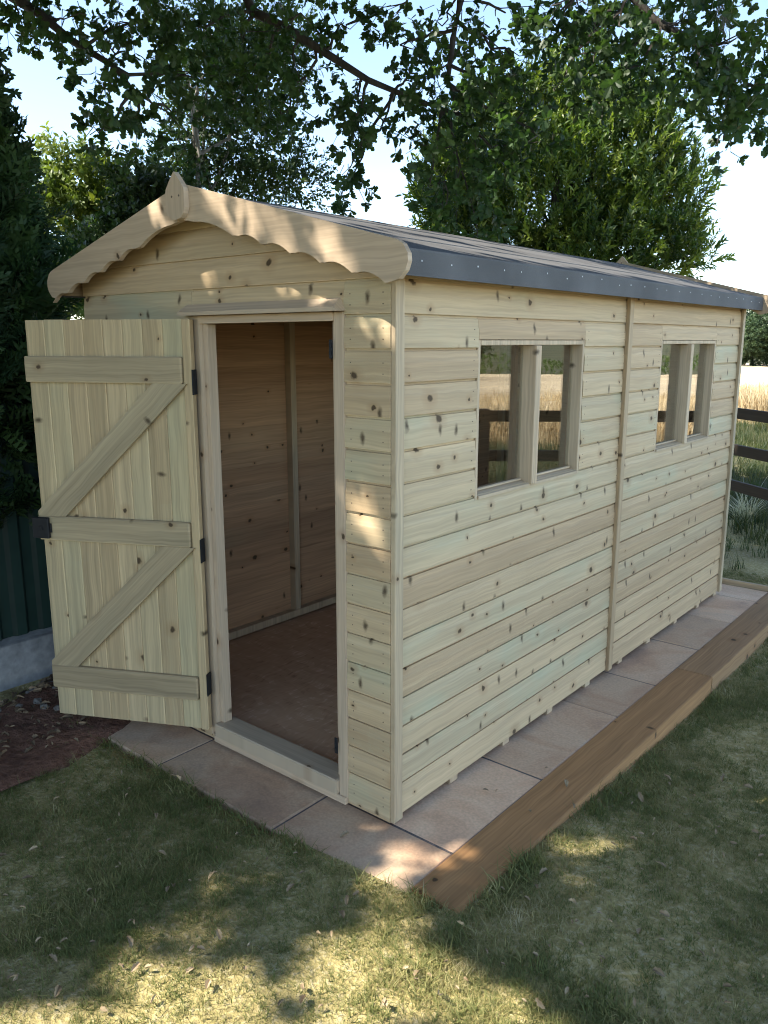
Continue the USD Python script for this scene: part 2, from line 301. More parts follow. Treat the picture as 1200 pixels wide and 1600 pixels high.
# ================================================================ THE GROUND
NF = np.array([.62, .79])/math.hypot(.62, .79); TF = np.array([-NF[1], NF[0]]); FENCE_D = 3.70   # the fence's line: NF.p = FENCE_D
def front_y(x): return np.interp(x, [-3, -.335, .262, .27, .5], [-.292, -.292, -.247, -.224, -.224])      # the paving's front edge
def lawn_z(x, y):
    x, y = np.asarray(x, float), np.asarray(y, float)
    base = -.004 - .115*smoothstep(-.25, 1.9, y)*smoothstep(.1, .6, x)
    n = meshkit.fbm(np.stack([x*1.7+9, y*1.7+4, 0*x], -1), 3, 3)-.5
    z = base + .018*n
    d = np.minimum.reduce([.47-x, x+2.3, y-front_y(x)+.02, 4.03-y])          # inside the paved rectangle
    z = np.where(d > .06, np.minimum(z, -.13), z)
    return z
def land_z(x, y):
    n = np.asarray(x)*NF[0]+np.asarray(y)*NF[1]
    return -.14-1.05*smoothstep(8, 62, n)
def sheet(xs, ys, zf):
    gx, gy = np.meshgrid(xs, ys, indexing='ij'); V = np.stack([gx, gy, zf(gx, gy)], -1).reshape(-1, 3)
    n, m = len(xs), len(ys); i = np.arange((n-1)*(m-1)); a = (i//(m-1))*m+i % (m-1)
    return V, np.vstack([np.stack([a, a+m, a+m+1], 1), np.stack([a, a+m+1, a+1], 1)])
sy = lambda a, b, k: np.sign(np.linspace(-1, 1, k))*np.abs(np.linspace(-1, 1, k))**3*b+a
big = sheet(sy(0, 900, 121), sy(0, 900, 121), lambda x, y: np.where(np.hypot(x, y) < 7.5, -.45, land_z(x, y)-.02))
tag(obj('ground', big, 'rough_ground', smooth=True), kind='structure')
def lz(x, y):
    z = lawn_z(x, y); e = smoothstep(6.2, 7.6, np.hypot(x, y)); return z*(1-e)+(-.30)*e
lw = sheet(np.arange(-7.6, 7.61, .07), np.arange(-7.6, 7.61, .07), lz)
tag(obj('lawn', lw, 'thatch', smooth=True), kind='structure')

# sun patches: gaps in the oak's crown let the sun through to these places (ground x, y and front wall x, z)
def gpix(pts, z=0.0):
    out = []
    for x, y in pts:
        d = FW+RT*(x-600)/FPX-UP*(y-800)/FPX; out.append((CAM+d*(z-CAM[2])/d[2])[:2])
    return np.array(out)
GROUND_LIT = [gpix(p, -.02) for p in (
    [(622, 1300), (668, 1312), (690, 1322), (650, 1385), (585, 1348), (625, 1335), (610, 1318)], [(708, 1288), (765, 1272), (752, 1290)], [(704, 1352), (730, 1320), (742, 1335), (715, 1362)],
    [(570, 1395), (650, 1418), (690, 1408), (660, 1440), (600, 1440)], [(755, 1395), (770, 1385), (772, 1395)], [(165, 1505), (300, 1530), (400, 1560), (470, 1540), (485, 1650), (95, 1680), (130, 1590)],
    [(1165, 1215), (1225, 1200), (1225, 1236)], [(1160, 1550), (1230, 1535), (1230, 1610)], [(620, 1565), (662, 1540), (675, 1610), (630, 1620)], [(840, 1512), (858, 1508), (852, 1516)], [(950, 1550), (1000, 1540), (985, 1580)], [(880, 1390), (895, 1386), (892, 1392)], [(1090, 1330), (1120, 1322), (1110, 1340)], [(1040, 1240), (1054, 1236), (1050, 1243)], [(760, 1590), (800, 1570), (800, 1610)])]
def wall_lit(x, z):
    m = np.zeros_like(x, bool)
    for x0, x1, z0, z1 in ((-.23, -.15, 1.20, 1.32), (-.22, -.05, 1.10, 1.16), (-.22, -.10, .07, .13), (-.05, .0, .38, .52), (-.08, 0., .68, .72), (-.34, -.20, 1.88, 1.93), (-.50, -.40, 1.98, 2.18), (-.13, -.04, 1.95, 2.08), (-.10, -.07, 1.63, 1.66), (-.95, -.935, 1.35, 1.42)):
        m |= (x > x0) & (x < x1) & (z > z0) & (z < z1)
    return m
def in_poly(P, poly):
    x, y = P[:, 0], P[:, 1]; inside = np.zeros(len(P), bool); j = len(poly)-1
    for i in range(len(poly)):
        (xi, yi), (xj, yj) = poly[i], poly[j]
        c = ((yi > y) != (yj > y)) & (x < (xj-xi)*(y-yi)/(yj-yi+1e-12)+xi); inside ^= c; j = i
    return inside
def roof_lit(x, y):
    d = x+.915
    s = meshkit.noise(np.stack([d*9.0+2, y*.9+5, 0*x], -1), 8)
    return (d > .25) & (d < 1.05) & (y > .25) & (y < 3.8) & (s > .58)
def sun_gap(P):
    """Which of the points P stand between the sun and one of the sunlit places."""
    lit = np.zeros(len(P), bool)
    Pf = P-SUN*((P[:, 1]+.06)/SUN[1])[:, None]                  # on the front wall
    onwall = (Pf[:, 0] > -1.9) & (Pf[:, 0] < .12) & (Pf[:, 2] > 0) & (Pf[:, 2] < 2.3) & (P[:, 1] < -.06)
    lit |= onwall & wall_lit(Pf[:, 0], Pf[:, 2])
    Pr = P-SUN*((P[:, 2]-2.15)/SUN[2])[:, None]
    onroof = (Pr[:, 0] > -1.95) & (Pr[:, 0] < .12) & (Pr[:, 1] > -.1) & (Pr[:, 1] < 3.8)
    lit |= onroof & ~onwall & roof_lit(Pr[:, 0], Pr[:, 1])
    Pg = P-SUN*((P[:, 2]+.02)/SUN[2])[:, None]
    for poly in GROUND_LIT: lit |= ~onwall & in_poly(Pg, poly)
    return lit

# ---------------------------------------------------------------- patio
patio = empty('patio'); tag(patio, kind='structure')
obj('mortar_bed', box((-2.2, -.285, -.12), (.2615, 3.96, -.004), 0), 'mortar', patio)
xj = [-2.2, -1.68, -1.05, -.335, .262]
srows = [(-.292, .018)]
for k in range(len(xj)-1):
    for (y0, y1) in srows:
        a0 = .0 if k else .01
        if k < len(xj)-2: sb_ = box((xj[k]+.004, y0, -.05), (xj[k+1]-.004, y1-.004, .002*((k*7) % 3-1)), .006)
        else: sb_ = m3.Manifold.hull_points(np.array([(x_, y_, z_) for x_, y_ in ((xj[k]+.004, y0), (.262, y0+.045), (.2605, y1-.004), (xj[k]+.004, y1-.004)) for z_ in (-.05, -.004)]+[(x_, y_, .001) for x_, y_ in ((xj[k]+.010, y0+.006), (.257, y0+.051), (.2565, y1-.010), (xj[k]+.010, y1-.010))]))
        obj('paving_slab', sb_, 'sandstone', patio)
ys = [.018, .657, 1.39, 1.86, 2.51, 3.10, 3.66, 3.96]
for k in range(len(ys)-1):
    obj('paving_slab', box((-.42+.05*(k % 2), ys[k]+.004, -.05), (.2605, ys[k+1]-.004, .002*((k*5) % 3-1)), .005), 'sandstone', patio)
for k in range(3):
    obj('paving_slab', box((-2.2+.6*k+.004, 3.664, -.05), (-1.6+.6*k-.004, 3.956, 0), .006), 'sandstone', patio)
sl = empty('timber_sleeper')
tag(sl, 'long orange-brown timber sleeper edging the paving beside the lawn', 'sleeper')
SLD = np.array([0, 1.0, 0])
for k, (y0, y1) in enumerate(((-.222, 2.15), (2.154, 4.02))):
    obj('beam', obox((.262, 0, 0), (np.cross(SLD, Z), SLD, Z), (-.0005, y0, -.17), (.193, y1, .003), .005), 'sleeper_wood', sl, bc=(Y, X+Z, seed()))
eb = obj('edging_board', box((-2.2, 3.968, -.1), (.26, 3.992, .035), .003), 'trim_wood', bc=(X, Z, seed()))
tag(eb, 'pale timber edging board along the back end of the paving', 'edging board')

# ================================================================ THE SHED
W, LEN, PITCH, Z0 = 1.83, 3.66, .1125, .05
AX = -W/2; SLOPE = .266
def roof_z(x): return 2.31-SLOPE*abs(x-AX)
shed = empty('garden_shed')
tag(shed, 'new timber garden shed with shiplap walls, felt roof and open plank door', 'shed')
PROFILE = [(0, 0), (.0030, 0), (.0034, .0006), (.0132, .0006), (.0144, .0022), (.0144, .0665), (.0136, .0690), (.0119, .0755), (.0106, .0840), (.0099, .0940), (.0096, .1030), (.0030, .1042), (.0030, .1128), (0, .1128)]
def clad(parent, o, along, out, length, row, material='cladding', clip=None, name='board', nails=None):
    """One shiplap board of a wall: from o (at z of its row) along its length."""
    wob = rng.normal(0, .0007)
    prof = PROFILE if row else [(x_, h_ if h_ > .01 else h_-.017) for x_, h_ in PROFILE]     # the lowest board hangs a little lower
    pr = prism(prof, length, np.asarray(o, float)+np.array([0, 0, Z0+PITCH*row])+np.asarray(out)*wob, out, Z, along)
    if clip:
        for n, d in clip: pr = pr.trim_by_plane(tuple(map(float, n)), float(d)/float(np.linalg.norm(n)))
    if pr.num_tri() == 0: return
    obj(name, pr, material, parent, smooth=28, bc=(np.abs(along), Z, seed()))
    if nails is not None:
        for s in (.03, length-.03):
            for h in (.03, .066):
                nails.append((np.asarray(o)+np.asarray(along)*s+np.array([0, 0, Z0+PITCH*row+h])+np.asarray(out)*.0144, out))
def nail_mesh(nails, r=.0022):
    parts = []
    for p, out in nails:
        a = np.cross(out, Z) if abs(out[2]) < .9 else X
        b = np.cross(out, a); th = np.arange(6)*np.pi/3
        ring = p+r*(np.cos(th)[:, None]*a+np.sin(th)[:, None]*b)
        top = ring+np.asarray(out)*.0009
        V = np.vstack([ring, top]); F = [[i, (i+1) % 6, 6+(i+1) % 6] for i in range(6)]+[[i, 6+(i+1) % 6, 6+i] for i in range(6)]+[[6, 6+k, 7+k] for k in range(1, 5)]
        parts.append((V, np.array(F)))
    return join(parts)
def studs(boxes): return m3.Manifold.compose([box(a, b, .002) for a, b in boxes])
ROWS = 17

# --- side wall with the windows (faces +x); boards' backs stand at x = -.012
WIN = [(.50, 1.375), (2.29, 3.175)]; WZ0, WZ1 = 1.155, 1.768
sw = obj('side_wall', m3.Manifold.compose([box((-.06, y-.019, .09), (-.0125, y+.019, 1.98), .002) for y in (.03, .457, 1.418, 1.80, 1.865, 2.247, 3.218, 3.63)]
    + [box((-.0595, .05, z-.02), (-.0128, 3.61, z+.02), .002) for z in (.10, 1.96)]), 'inner_wood', shed, bc=(Z, Y, seed()))
nails = []
for row in range(ROWS):
    z0, z1 = Z0+PITCH*row, Z0+PITCH*(row+1)
    for (ya, yb), (wa, wb) in (((.004, 1.828), WIN[0]), ((1.832, 3.656), WIN[1])):
        if z1 > WZ0+.02 and z0 < WZ1-.02:
            clipz = []
            cuts = [(ya, wa), (wb, yb)]
            for a, b in cuts: clad(sw, (-.012, a, 0), Y, X, b-a, row, nails=nails)
            if z0 < WZ0 and WZ0-z0 > .01: clad(sw, (-.012, wa+.0005, 0), Y, X, wb-wa-.001, row, clip=[((0, 0, -1), -WZ0)])
            if z1 > WZ1 and z1-WZ1 > .01: clad(sw, (-.012, wa+.0005, 0), Y, X, wb-wa-.001, row, clip=[((0, 0, 1), WZ1)])
        else:
            clad(sw, (-.012, ya, 0), Y, X, yb-ya, row, nails=nails)
obj('top_board', box((-.012, .004, Z0+PITCH*ROWS), (-.002, 3.656, 2.035), .001), 'cladding', sw, bc=(Y, Z, seed()))
# cover battens
def batten(lo, hi, along=Z, across=Y, parent=shed, material='trim_wood', name='batten'):
    return obj(name, box(lo, hi, .0025), material, parent, smooth=25, bc=(along, across, seed()))
batten((.0, -.012, .028), (.020, .036, 2.03)); batten((.0002, 1.806, .030), (.021, 1.853, 2.03)); batten((.0002, 3.624, .03), (.020, 3.668, 2.03))
# --- windows
for (wa, wb) in WIN:
    wn = empty('window', shed)
    mid = (wa+wb)/2-.002
    obj('frame', m3.Manifold.compose([box((-.062, wa+.001, WZ0+.002), (-.001, wa+.020, WZ1-.001)), box((-.062, wb-.020, WZ0+.002), (.0005, wb-.001, WZ1-.001)),
        box((-.0618, wa+.0205, WZ1-.022), (.0003, wb-.0205, WZ1-.002))]), 'window_wood', wn, bc=(Z, Y+X, seed()))
    obj('mullion', box((-.061, mid-.024, WZ0+.012), (.014, mid+.024, WZ1-.0225), .003), 'window_wood', wn, smooth=25, bc=(Z, Y+X, seed()))
    obj('sill', prism([(-.06, .004), (.004, .004), (.004, .016), (-.06, .030)], wb-wa-.043, (0, wa+.0215, WZ0), X, Z, Y), 'window_wood', wn, bc=(Y, X, seed()))
    for a, b in ((wa+.0205, mid-.0245), (mid+.0245, wb-.0205)):
        obj('pane', m3.Manifold.cube((.004, b-a, WZ1-.0235-WZ0-.026)).translate((-.050, a, WZ0+.026)), 'glass', wn)
        obj('bead', m3.Manifold.compose([box((-.0455, a+.0003, WZ0+.0265), (-.034, b-.0003, WZ0+.036), .002)]), 'window_wood', wn, bc=(Y, X, seed()))
# --- front wall (faces -y); boards' backs at y = 0.0, faces at y = -.012
DX0, DX1, DZ1 = -1.03, -.205, 1.862
fwl = obj('front_wall', m3.Manifold.compose([box((x-.019, .0005, .09), (x+.019, .046, 1.97), .002) for x in (-1.79, -1.06, -.175)]
    + [box((-1.76, .0008, 1.93), (-.07, .0465, 1.967), .002)]), 'inner_wood', shed, bc=(Z, X, seed()))
for row in range(20):
    z0, z1 = Z0+PITCH*row, Z0+PITCH*(row+1)
    clip = [((-SLOPE, 0, -1), -(2.287+SLOPE*AX)), ((SLOPE, 0, -1), -(2.287-SLOPE*AX))] if row >= 16 else None
    if z1 < DZ1:
        clad(fwl, (-1.83, 0, 0), X, -Y, DX0+1.83, row); clad(fwl, (DX1, 0, 0), X, -Y, -DX1-.001, row, nails=nails)
    elif z0 < DZ1-.003:
        clad(fwl, (DX0+.0005, 0, 0), X, -Y, DX1-DX0-.001, row, clip=[((0, 0, 1), DZ1)])
        clad(fwl, (-1.83, 0, 0), X, -Y, DX0+1.83, row); clad(fwl, (DX1, 0, 0), X, -Y, -DX1-.001, row, nails=nails)
    else:
        clad(fwl, (-1.83, 0, 0), X, -Y, 1.829, row, clip=clip, nails=nails if row == 16 else None)
obj('base_rail', box((-1.83, -.010, .022), (-.002, .03, .046), .002), 'trim_wood', fwl, bc=(X, Y, seed()))
# door frame, sill and drip moulding
df = empty('door_frame', shed)
obj('jamb', box((-.25, -.0175, .045), (-.206, .045, 1.86), .003), 'planed_wood', df, smooth=25, bc=(Z, X+Y, seed()))
obj('jamb', box((-1.029, -.0175, .045), (-.985, .045, 1.86), .003), 'planed_wood', df, smooth=25, bc=(Z, X+Y, seed()))
obj('stop', box((-.9848, .0, .113), (-.955, .044, 1.829), .002), 'planed_wood', df, bc=(Z, X+Y, seed()))
obj('stop', box((-.275, .004, .113), (-.2502, .044, 1.829), .002), 'planed_wood', df, bc=(Z, X+Y, seed()))
obj('head', box((-.9848, -.022, 1.83), (-.2502, .044, 1.8605), .003), 'planed_wood', df, bc=(X, Z+Y, seed()))
obj('sill', box((-.9848, -.034, .050), (-.2502, .072, .112), .005), 'planed_wood', df, smooth=25, bc=(X, Y, seed()))
obj('toe_board', box((-1.0, -.026, .020), (-.21, .02, .0495), .002), 'planed_wood', df, bc=(X, Z, seed()))
drip = prism([(0, 0), (.052, -.002), (.052, .012), (.012, .042), (0, .042)], .865, (-1.062, -.0125, 1.862), -Y, Z, X)
drip = drip.trim_by_plane((1, 0, -.45), (-1.062-.45*1.862)/math.hypot(1, .45)).trim_by_plane((-1, 0, -.5), -(-.197+.5*1.862)/math.hypot(1, .5))
obj('drip_moulding', drip, 'planed_wood', df, bc=(X, Z+Y, seed()))
for z in (1.735, .255):
    kp = obj('bolt_keep', m3.Manifold.compose([box((-.262, -.0285, z-.032), (-.246, -.0245, z+.032), .001), box((-.2575, -.034, z-.02), (-.2495, -.0287, z-.006), .001), box((-.2575, -.034, z+.006), (-.2495, -.0287, z+.02), .001)]), 'black_iron', df)
# --- the left wall and back wall (seen from inside)
lw_ = obj('left_wall', m3.Manifold.compose([box((-1.8165, y-.022, .135), (-1.770, y+.022, 1.94), .002) for y in (.06, .64, 1.25, 1.80, 1.85, 2.45, 3.05, 3.60)]
    + [box((-1.8163, .038, z-.022), (-1.7695, 3.62, z+.022), .002) for z in (.1125, 1.963)]), 'window_wood', shed, bc=(Z, Y, seed()))
for row in range(ROWS):
    for a, b in ((.004, 1.828), (1.832, 3.656)):
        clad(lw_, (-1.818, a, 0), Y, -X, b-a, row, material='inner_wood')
obj('top_board', box((-1.828, .004, Z0+PITCH*ROWS+.0005), (-1.818, 3.656, 2.035), .001), 'inner_wood', lw_, bc=(Y, Z, seed()))
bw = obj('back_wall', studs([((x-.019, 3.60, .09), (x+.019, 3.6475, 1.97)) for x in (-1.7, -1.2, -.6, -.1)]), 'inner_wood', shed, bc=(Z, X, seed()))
for row in range(20):
    clip = [((-SLOPE, 0, -1), -(2.287+SLOPE*AX)), ((SLOPE, 0, -1), -(2.287-SLOPE*AX))] if row >= 16 else None
    clad(bw, (-1.83, 3.648, 0), X, Y, 1.829, row, clip=clip)
obj('nails', nail_mesh(nails), 'nail_dark', shed).SetCustomDataByKey('kind', 'stuff')
# --- floor
obj('floor', box((-1.815, .047, .062), (-.062, 3.60, .080), 0), 'strand_board', shed)
for y in (.045, .405, .81, 1.21, 1.615, 2.02, 2.42, 2.86, 3.27, 3.61):
    obj('bearer', box((-1.815, y-.027, .003), (-.006, y+.027, .0455), .002), 'window_wood', shed, bc=(X, Y, seed()))
obj('floor_joists', m3.Manifold.compose([box((x, .03, .0458), (x+.03, 3.63, .0618), 0) for x in (-1.81, -1.3, -.9, -.5, -.065)]), 'inner_wood', shed, bc=(Y, X, seed()))
# --- roof
def slope_panel(x0, x1, y0, y1, t0, t1):
    """A slab lying on the roof slope from x0 to x1, between heights t0 and t1 above the roof line."""
    zz = lambda x, t: 2.31-SLOPE*abs(x-AX)+t
    return prism([(x0, zz(x0, t0)), (x1, zz(x1, t0)), (x1, zz(x1, t1)), (x0, zz(x0, t1))] if x0 < x1 else [(x1, zz(x1, t0)), (x0, zz(x0, t0)), (x0, zz(x0, t1)), (x1, zz(x1, t1))], y1-y0, (0, y1, 0), X, Z, -Y)
ro = empty('roof', shed)
EAVE = 1.005; YR0, YR1 = -.104, 3.765
for s in (-1, 1):
    a, b = sorted((AX+s*.0005, AX+s*(EAVE-.004)))
    obj('roof_board', slope_panel(a, b, YR0+.002, YR1-.002, -.018, -.0035), 'strand_board', ro)
    n = 3; ed = [0.0, .16, .66, EAVE]
    for k in range(1, n):                                    # lower strips tucked under the upper ones
        a, b = sorted((AX+s*(ed[k]-.06 if k > 0 else 0), AX+s*ed[k+1]))
        v, f, _ = meshkit.arrays(slope_panel(a, b, YR0, YR1, -.003+.0032*(2-k), .0002+.0032*(2-k)))
        obj('felt_strip', (v, f), 'roof_felt', ro)
    a, b = sorted((AX, AX+s*.17))
    obj('felt_strip', slope_panel(a, b, YR0-.001, YR1+.001, .0036, .0068), 'roof_felt', ro)
    xe = AX+s*EAVE
    fx = sorted((xe, xe-s*.014)); top = 2.31-SLOPE*EAVE
    fold = prism([(0, -.082), (.0035, -.082), (.0035, -.006), (.001, .0006), (-.012, .0040), (-.012, .0005), (0, -.004)], YR1-YR0, (xe-s*.001, YR0, top), X*s, Z, Y)
    obj('felt_eave', fold, 'roof_felt', ro)
    obj('eave_rail', box((xe-s*.0015, YR0+.004, top-.075), (xe-s*.03, YR1-.004, top-.020), 0), 'trim_wood', ro, bc=(Y, Z, seed()))
hd = []
for k in range(24):
    y = .04+k*.158+rng.normal(0, .018); hd.append((np.array([AX+EAVE+.0025, y, 2.31-SLOPE*EAVE-.03+rng.normal(0, .006)]), X))
obj('clout_nails', nail_mesh(hd, .0031), 'nail_steel', ro).SetCustomDataByKey('kind', 'stuff')
obj('purlins', m3.Manifold.compose([box((x-.02, .05, roof_z(x)-.075), (x+.02, 3.595, roof_z(x)-.035), .002) for x in (-.45, -1.38)]+[box((AX-.019, .05, 2.215), (AX+.019, 3.595, 2.278), .002)]), 'inner_wood', ro, bc=(Y, X+Z, seed()))
# bargeboards with their scalloped edge, and finials
def barge(s):
    L = 1.035 if s > 0 else .985; c = math.cos(math.atan(SLOPE))
    top = lambda d: 2.332-SLOPE*d
    pts = [(.004, top(.004))]
    pts += [(L-.005, top(L-.005)), (L+.018, top(L)-.012), (L+.036, top(L)-.040), (L+.038, top(L)-.062), (L+.028, top(L)-.088), (L+.004, top(L)-.112), (L-.03, top(L)-.120)]
    low = lambda d: 2.194-.2755*(d-.04)
    edges = [1.0, .862, .724, .586, .448, .31, .05]
    for i in range(len(edges)-1):
        d1, d0 = edges[i], edges[i+1]; w = d1-d0
        if i: pts.append((d1, low(d1)+.004))
        for t in (.10, .2, .32, .45, .58, .70, .80, .88, .94, 1.0):
            d = d1-w*t
            bump_ = .017*math.sin(math.pi*min(1, max(0, (t-.12)/.88)))**.8 if t > .12 else 0.0
            pts.append((d, low(d)+bump_+(.004 if t > .94 else 0)))
    pts.append((.004, low(.03)+.006))
    return np.array([(AX+s*d, z) for d, z in pts])
for yb, nm in ((-.106, 'f'), (3.789, 'b')):
    for s in (1, -1):
        pl = barge(s)
        if s < 0: pl = pl[::-1]
        if np.sum(pl[:, 0]*np.roll(pl[:, 1], -1)-np.roll(pl[:, 0], -1)*pl[:, 1]) < 0: pl = pl[::-1]
        along = np.array([1, 0, -s*SLOPE])/math.hypot(1, SLOPE)
        bb = obj('bargeboard', prism(pl, .02, (0, yb, 0), X, Z, -Y), 'planed_wood', shed, bc=(along, Z, seed()))
    fp = [(0, .166), (.012, .154), (.036, .128), (.052, .108), (.056, .096), (.056, .038), (.048, .017), (.030, .003), (.012, -.002), (0, -.003)]
    fp = [(x, z) for x, z in fp]+[(-x, z) for x, z in fp[-2:0:-1]]
    yy = yb-.0205 if nm == 'f' else yb+.001+.022
    fp = np.array(fp)[::-1]
    obj('finial', prism(fp, .022, (AX-.008, yy, 2.205), X, Z, -Y), 'planed_wood', shed, bc=(Z, X, seed()))
    if nm == 'f':
        obj('finial_nails', nail_mesh([(np.array([AX-.025, yy-.022, 2.285]), -Y), (np.array([AX+.018, yy-.022, 2.285]), -Y)], .004), 'nail_dark', shed).SetCustomDataByKey('kind', 'stuff')
# --- the door, hung on the left jamb and swung wide open
ANG = R(27.5); DU = np.array([-math.cos(ANG), -math.sin(ANG), 0]); DN = np.array([math.sin(ANG), -math.cos(ANG), 0])   # along the door, and out of its inner face
HG = np.array([-1.004, -.036, 0.0]); DW, DZ0, DZT = .745, .088, 1.848
door = empty('door', shed)
def dbox(u0, u1, n0, n1, z0, z1, ch=.002): return obox(HG, (DU, DN, Z), (u0, n0, z0), (u1, n1, z1), ch)
obj('edge_strip', dbox(0, .036, -.012, .024, DZ0, DZT, .003), 'door_wood', door, bc=(Z, DU, seed()))
wds = [.0885]*8
u = .0365
for k, w in enumerate(wds):
    u1 = min(u+w, DW)
    pl = [(u+.0006, 0), (u1-.0006, 0), (u1-.0006, .0085), (u1-.004, .012), (u+.004, .012), (u+.0006, .0085)]
    obj('plank', prism(pl, DZT-DZ0-.001*(k % 2), HG+Z*DZ0, DU, DN, Z), 'door_wood', door, bc=(Z, DU, seed())); u = u1
for z0, z1 in ((1.594, 1.701), (.915, 1.022), (.226, .333)):
    obj('ledge', dbox(.040, DW+.004, .0122, .034, z0, z1, .005), 'ledge_wood', door, smooth=25, bc=(DU, Z, seed()))
for za, zb_ in ((1.022, 1.594), (.333, .915)):
    p0, p1 = np.array([DW-.055, za+.0]), np.array([.095, zb_]); d = (p1-p0)/np.linalg.norm(p1-p0); n = np.array([-d[1], d[0]])*.052
    br = prism(np.array([p0-d*.1-n, p0-d*.1+n, p1+d*.1+n, p1+d*.1-n])[::1], .021, HG+DN*.0122, DU, Z, DN)
    br = br.trim_by_plane((0, 0, 1), za+.0005).trim_by_plane((0, 0, -1), -(zb_-.0005)).trim_by_plane(tuple(-DU), -(HG@DU+DW-.001))
    obj('brace', br, 'ledge_wood', door, bc=(DU*d[0]+Z*d[1], DU*d[1]-Z*d[0], seed()))
lk = obj('rim_lock', m3.Manifold.compose([dbox(DW-.055, DW+.022, .0345, .052, .925, 1.017, .003)]), 'black_iron', door)
obj('lock_keeper', m3.Manifold.compose([dbox(DW-.062, DW-.0555, .0345, .042, .95, .99, .001), dbox(DW-.03, DW-.012, .0525, .056, .962, .980, .002)]), 'black_iron', door)
for zc in (1.60, .90, .30):
    hg = tube([HG+DU*-.004+DN*.026+Z*(zc-.05), HG+DU*-.004+DN*.026+Z*(zc+.05)], .0036, 8)
    obj('hinge', join([hg, dbox(-.006, -.0005, -.01, .0235, zc-.05, zc+.05, .001)]), 'black_iron', door)

# ================================================================ FENCE, FIELD, FAR TREES
def fp(n, t, z=0.0): return np.array([*(NF*n+TF*t), z])
fence = empty('field_fence'); tag(fence, 'dark brown post and rail fence between the garden and the wheat field', 'fence')
T0 = float(TF@np.array([1.74, 3.38])); post_t = [T0+1.83*k for k in range(-4, 6)]
NX, TX = np.append(NF, 0), np.append(TF, 0)
for t in post_t:
    zg = -.13
    obj('post', obox(fp(FENCE_D-.045, t), (TX, NX, Z), (-.05, -.045, -.3), (.05, .045, 1.24), .006), 'dark_timber', fence, bc=(Z, TX, seed()))
for a, b in zip(post_t[:-1], post_t[1:]):
    for zr in (1.175, .87, .565):
        dz = rng.normal(0, .006, 2)
        obj('rail', obox(fp(FENCE_D+.019, a, zr+dz[0]), (TX, NX, Z), (-.03 if zr > 9 else .004, -.018, -.044), (b-a-.004, .018, .044), .004), 'dark_timber', fence, bc=(TX, Z, seed()))
# wheat field: crop top as a sheet, its near edge as stalks
def crop(n_, t_):
    x, y = NF[0]*n_+TF[0]*t_, NF[1]*n_+TF[1]*t_
    edge = smoothstep(12.2, 14, n_)*(1-smoothstep(57, 58, n_))
    rough = meshkit.fbm(np.stack([x*1.4, y*1.4, 0*x], -1), 3, 7)-.5
    return land_z(x, y)-.05+edge*(.62+.16*rough)
nn = np.concatenate([np.arange(12, 24, .3), np.arange(24, 59, 1.0)]); tt = np.concatenate([np.arange(-70, -6, 3), np.arange(-6, 24, .3), np.arange(24, 90, 3)])
V, F = sheet(nn, tt, crop)
V = np.stack([NF[0]*V[:, 0]+TF[0]*V[:, 1], NF[1]*V[:, 0]+TF[1]*V[:, 1], V[:, 2]], 1)
tag(obj('wheat_field', (V, F), 'wheat_canopy', smooth=True), kind='structure')
def blade_clump(k, h, spread, w, lean, g, segs=3, head=0):
    Vs, Fs = [], []
    for _ in range(k):
        a = g.random()*2*np.pi; r = spread*math.sqrt(g.random()); b = np.array([r*math.cos(a), r*math.sin(a), 0])
        hh = h*(.6+.5*g.random()); la = g.random()*2*np.pi; le = lean*g.random()*hh; d = np.array([math.cos(la), math.sin(la), 0]); side = np.array([-d[1], d[0], 0])
        if g.random() < .5: side = np.array([math.cos(la+1), math.sin(la+1), 0])
        n0 = sum(len(v) for v in Vs); row = []
        for i in range(segs+1):
            t = i/segs; c = b+Z*hh*t*(1-.25*lean*t)+d*le*t*t
            ww = w*(1-t*.85) if not head else w*(.55 if t < .7 else 1.6 if t < .95 else .3)
            row += [c-side*ww, c+side*ww]
        Vs.append(np.array(row)); Fs += [[n0+2*i+a_, n0+2*i+b_, n0+2*i+c_] for i in range(segs) for a_, b_, c_ in ((0, 1, 3), (0, 3, 2))]
    return np.vstack(Vs), np.array(Fs)
g = np.random.default_rng(5)
wp = [blade_clump(14, .78, .11, .004, .35, g, 4, head=1) for _ in range(5)]
n_ = 12+6.5*g.random(9000)**1.5; t_ = -5+24*g.random(9000)
P = np.stack([NF[0]*n_+TF[0]*t_, NF[1]*n_+TF[1]*t_], 1); Pz = land_z(P[:, 0], P[:, 1])-.04
tag(scatter('wheat_stalks', wp, 'wheat', np.column_stack([P, Pz]), rand_quats(len(P), .15, g), .85+.35*g.random(len(P)), pname='stalk_clump', g=g),
    'ripe golden wheat stalks along the near edge of the field', 'wheat', kind='stuff')
# rough green verge beyond the fence
vp = [blade_clump(16, .34, .12, .006, .8, g, 3) for _ in range(4)]
n_ = 3.3+9.0*g.random(8000)**1.2; t_ = -6+20*g.random(8000)
P = np.stack([NF[0]*n_+TF[0]*t_, NF[1]*n_+TF[1]*t_], 1)
keep = ~((P[:, 0] < .6) & (P[:, 0] > -2.4) & (P[:, 1] < 4.15))
keep &= (n_ > 3.85) | (g.random(len(P)) < .25)
P = P[keep]; n_ = n_[keep]
tag(scatter('verge_grass', vp, 'weed', np.column_stack([P, np.where(np.hypot(*P.T) < 7, lz(P[:, 0], P[:, 1]), land_z(P[:, 0], P[:, 1]))-.01]), rand_quats(len(P), .3, g), (.35+.6*g.random(len(P)))*np.where(n_ < 4.2, .6, 1.0), pname='grass_clump', g=g),
    'rough green grass along the foot of the field fence', 'grass', kind='stuff')
tuft = blade_clump(130, .62, .10, .0045, 1.5, g, 5)
